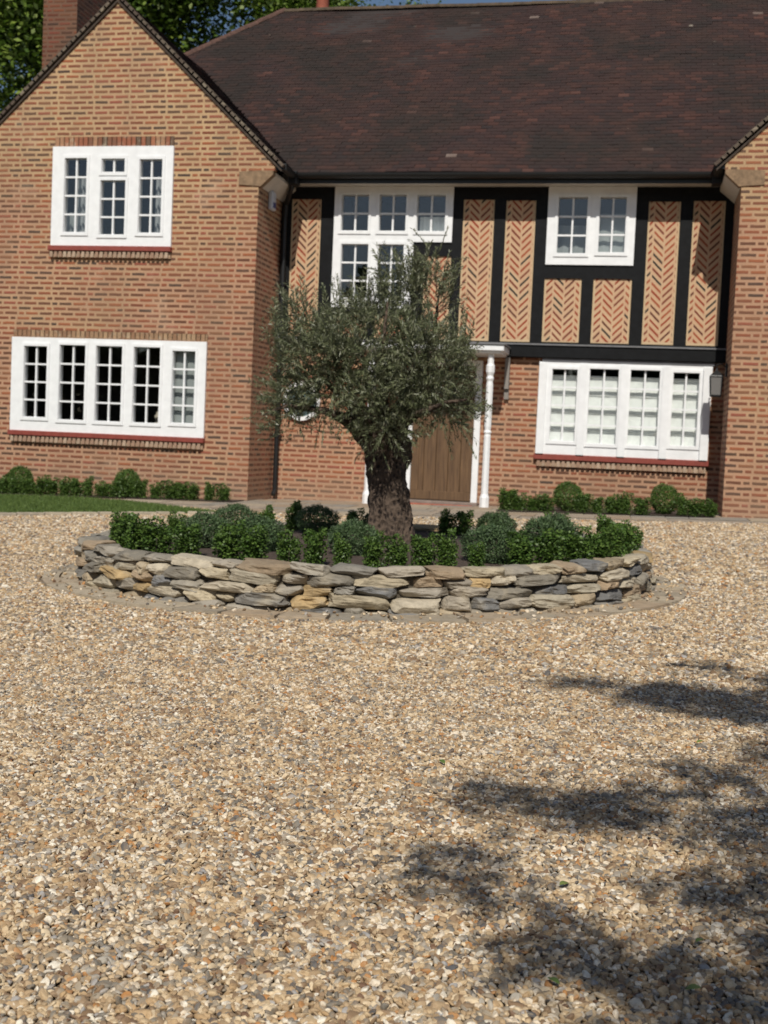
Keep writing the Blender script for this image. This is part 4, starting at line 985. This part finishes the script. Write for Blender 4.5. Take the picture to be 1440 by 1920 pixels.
# wood beyond the drive, mirrored in the window panes
g_ = np.random.default_rng(77); k = 34000; x = g_.uniform(-46, 30, k); top = 6.6+1.3*np.sin(x*.31)+.9*np.sin(x*.83+1)+.6*np.sin(x*2.1)
P = np.c_[x, -24-g_.random(k)*3+1.2*np.sin(x*.5), g_.random(k)**.8*top]
D = g_.normal(size=(k, 3)); D /= np.linalg.norm(D, axis=1)[:, None]; V, F = leaf_cards(P, D, g_.uniform(.5, .9, k), g_.uniform(.35, .6, k))
tag(mesh_np('woodland', V, F, far_leaf, g_.random(k)), 'dark belt of trees across the drive, reflected in the windows', 'woodland', kind='stuff')

# ------------------------------------------------------------ loose gravel: one geometry-nodes object
def gravel_points():
    out = []
    for y0, y1, st, sz in ((1.35, 4.6, .0088, .75), (4.6, 8.2, .0128, 1.08), (8.2, 16.4, .021, 1.7)):
        ys = np.arange(y0, y1, st); xs_ = np.arange(-.62*y1-.5, .16*y1+.9, st)
        X, Y = np.meshgrid(xs_, ys); X = X.ravel()+rng.uniform(-.5, .5, X.size)*st; Y = Y.ravel()+rng.uniform(-.5, .5, Y.size)*st
        k = (X > -.58*Y-.35) & (X < .14*Y+.5); X, Y = X[k], Y[k]
        rr = np.hypot(X-PC[0], Y-PC[1]); edge = 2.05+.02*np.sin(np.arctan2(Y-PC[1], X-PC[0])*9)
        k = (rr > edge+.005) | ((rr > 1.80) & (rr < 1.835+.02*np.sin(X*13)) ); X, Y = X[k], Y[k]
        if y1 > 10:
            k = np.array([not in_poly(a, b, PATH) and not in_poly(a, b, LAWN) for a, b in zip(X, Y)]); X, Y = X[k], Y[k]
        Z = .02*(np.clip(X, -12, 8)+2.2)+.003+rng.uniform(-.0015, .0045, len(X))*sz+.009*(np.sin(X*5.3+Y*2.1+np.sin(Y*3))*np.sin(Y*4.7-X*1.6)+1)*.5
        out.append(np.c_[X, Y, Z, np.full(len(X), sz)])
    # wider, looser spread either side of the main sheet
    st = .0165; X, Y = np.meshgrid(np.arange(-13, 5.5, st), np.arange(.4, 15.9, st)); X = X.ravel()+rng.uniform(-.5, .5, X.size)*st; Y = Y.ravel()+rng.uniform(-.5, .5, Y.size)*st
    k = (((X <= -.58*Y-.35) | (X >= .14*Y+.5) | (Y < 1.35)) & (X > -.62*Y-2.0) & (X < .16*Y+2.9)); X, Y = X[k], Y[k]
    k = np.array([y < 9 or (not in_poly(x, y, PATH) and not in_poly(x, y, LAWN)) for x, y in zip(X, Y)]); X, Y = X[k], Y[k]
    out.append(np.c_[X, Y, .02*(X+2.2)+.004+rng.uniform(0, .006, len(X)), np.full(len(X), 1.28)])
    A = np.concatenate(out)
    # a few stones kicked onto the kerb
    t = rng.uniform(0, 2*PI, 500); r = rng.uniform(1.84, 2.04, 500)
    Bp = np.c_[PC[0]+r*np.cos(t), PC[1]+r*np.sin(t), np.zeros(500), np.full(500, 1.1)]; Bp[:, 2] = .02*(Bp[:, 0]+2.2)+.03
    return np.concatenate([A, Bp])
A = gravel_points(); n_ = len(A); print('pebbles', n_)
me = bpy.data.meshes.new('gravel'); me.vertices.add(n_); me.vertices.foreach_set('co', A[:, :3].astype('f').ravel())
cell = np.floor(A[:, 0]/.07+np.sin(A[:, 1]*9))*131.7+np.floor(A[:, 1]/.07+np.sin(A[:, 0]*7))*57.31; hc = np.modf(np.abs(np.sin(cell)*43758.5))[0]
pc2 = np.where(rng.random(n_) < .22, np.clip(hc+rng.normal(0, .02, n_), 0, 1), rng.random(n_))
a = me.attributes.new('pcol', 'FLOAT', 'POINT'); a.data.foreach_set('value', (pc2*.9999).astype('f'))
a = me.attributes.new('rot', 'FLOAT_VECTOR', 'POINT'); a.data.foreach_set('vector', np.c_[rng.normal(0, .5, n_), rng.normal(0, .5, n_), rng.uniform(0, 6.28, n_)].astype('f').ravel())
sc = np.exp(rng.normal(0, .20, n_))*A[:, 3]
a = me.attributes.new('scl', 'FLOAT_VECTOR', 'POINT'); a.data.foreach_set('vector', np.c_[sc*rng.uniform(.9, 1.55, n_), sc*rng.uniform(.75, 1.1, n_), sc*rng.uniform(.38, .78, n_)].astype('f').ravel())
a = me.attributes.new('idx', 'INT', 'POINT'); a.data.foreach_set('value', rng.integers(0, 8, n_).astype('i'))
gv = bpy.data.objects.new('gravel', me); C.objects.link(gv); tag(gv, 'loose honey, cream and grey pebbles covering the drive', 'gravel', kind='stuff')
ng = bpy.data.node_groups.new('pebble_scatter', 'GeometryNodeTree')
ng.interface.new_socket('Geometry', in_out='INPUT', socket_type='NodeSocketGeometry'); ng.interface.new_socket('Geometry', in_out='OUTPUT', socket_type='NodeSocketGeometry')
G = N(ng); gi = G.new('NodeGroupInput'); go = G.new('NodeGroupOutput'); g2i = G.new('GeometryNodeGeometryToInstance'); L_ = ng.links.new
for i in range(8):
    ico = G.new('GeometryNodeMeshIcoSphere'); ico.inputs['Radius'].default_value = .0078; ico.inputs['Subdivisions'].default_value = 3
    pos = G.new('GeometryNodeInputPosition'); nz = G.new('ShaderNodeTexNoise', noise_dimensions='4D'); L_(pos.outputs[0], nz.inputs['Vector'])
    nz.inputs['Scale'].default_value = 75; nz.inputs['W'].default_value = i*3.7; nz.inputs['Detail'].default_value = 1.5
    sub = G.new('ShaderNodeVectorMath', operation='SUBTRACT'); L_(nz.outputs['Color'], sub.inputs[0]); sub.inputs[1].default_value = (.5, .5, .5)
    scl = G.new('ShaderNodeVectorMath', operation='SCALE'); L_(sub.outputs[0], scl.inputs[0]); scl.inputs['Scale'].default_value = .0135
    sp = G.new('GeometryNodeSetPosition'); L_(ico.outputs[0], sp.inputs[0]); L_(scl.outputs[0], sp.inputs['Offset'])
    ss = G.new('GeometryNodeSetShadeSmooth'); L_(sp.outputs[0], ss.inputs[0]); ss.inputs[2].default_value = (i % 2 == 0)
    sm = G.new('GeometryNodeSetMaterial'); sm.inputs['Material'].default_value = peb_m; L_(ss.outputs[0], sm.inputs[0]); L_(sm.outputs[0], g2i.inputs[0])
iop = G.new('GeometryNodeInstanceOnPoints'); L_(gi.outputs[0], iop.inputs['Points']); L_(g2i.outputs[0], iop.inputs['Instance']); iop.inputs['Pick Instance'].default_value = True
def na(name, ty):
    n = G.new('GeometryNodeInputNamedAttribute', data_type=ty); n.inputs[0].default_value = name; return n.outputs[0]
L_(na('idx', 'INT'), iop.inputs['Instance Index']); L_(na('scl', 'FLOAT_VECTOR'), iop.inputs['Scale'])
e2r = G.new('FunctionNodeEulerToRotation'); L_(na('rot', 'FLOAT_VECTOR'), e2r.inputs[0]); L_(e2r.outputs[0], iop.inputs['Rotation'])
L_(iop.outputs[0], go.inputs[0])
md = gv.modifiers.new('scatter', 'NODES'); md.node_group = ng

# fallen green leaves on the gravel
LF = [(-.48, 3.26, 'green leaf fallen on the sunny gravel before the dappled shade'), (.22, 3.71, 'green leaf fallen near the right edge of the drive gravel'), (.15, 2.18, 'bright green leaf in the shade at the lower right'), (-.10, 2.4, 'small yellow green leaf between the lower shadows'),
      (-.09, 1.95, 'dark green leaf at the bottom of the dappled shade'), (.13, 1.98, 'olive green leaf at the bottom right corner of the drive')]
lm_ = [simple('fallen_leaf_a', (.09, .14, .03), .5), simple('fallen_leaf_b', (.16, .20, .05), .5)]
for i, (x, y, l) in enumerate(LF):
    q = MB(); k = 6; Lh, Wh = .013, .007; V = []
    for j in range(k+1):
        t = j/k; w_ = Wh*math.sin(PI*t)**.8; V += [(t*2*Lh-Lh, -w_, .004*math.sin(t*3)), (t*2*Lh-Lh, 0, .001+.003*math.sin(t*3)), (t*2*Lh-Lh, w_, .004*math.sin(t*3))]
    q.v = V; q.f = [(j*3+a, j*3+a+1, j*3+a+4, j*3+a+3) for j in range(k) for a in (0, 1)]; q.c = [None]*len(q.f)
    o = q.build('fallen_leaf', lm_[i % 2]); o.location = (x, y, gz(x)+.021); o.rotation_euler = (random.uniform(-.2, .2), random.uniform(-.2, .2), random.uniform(0, 6)); tag(o, l, 'leaf', 'leaves fallen on the gravel')
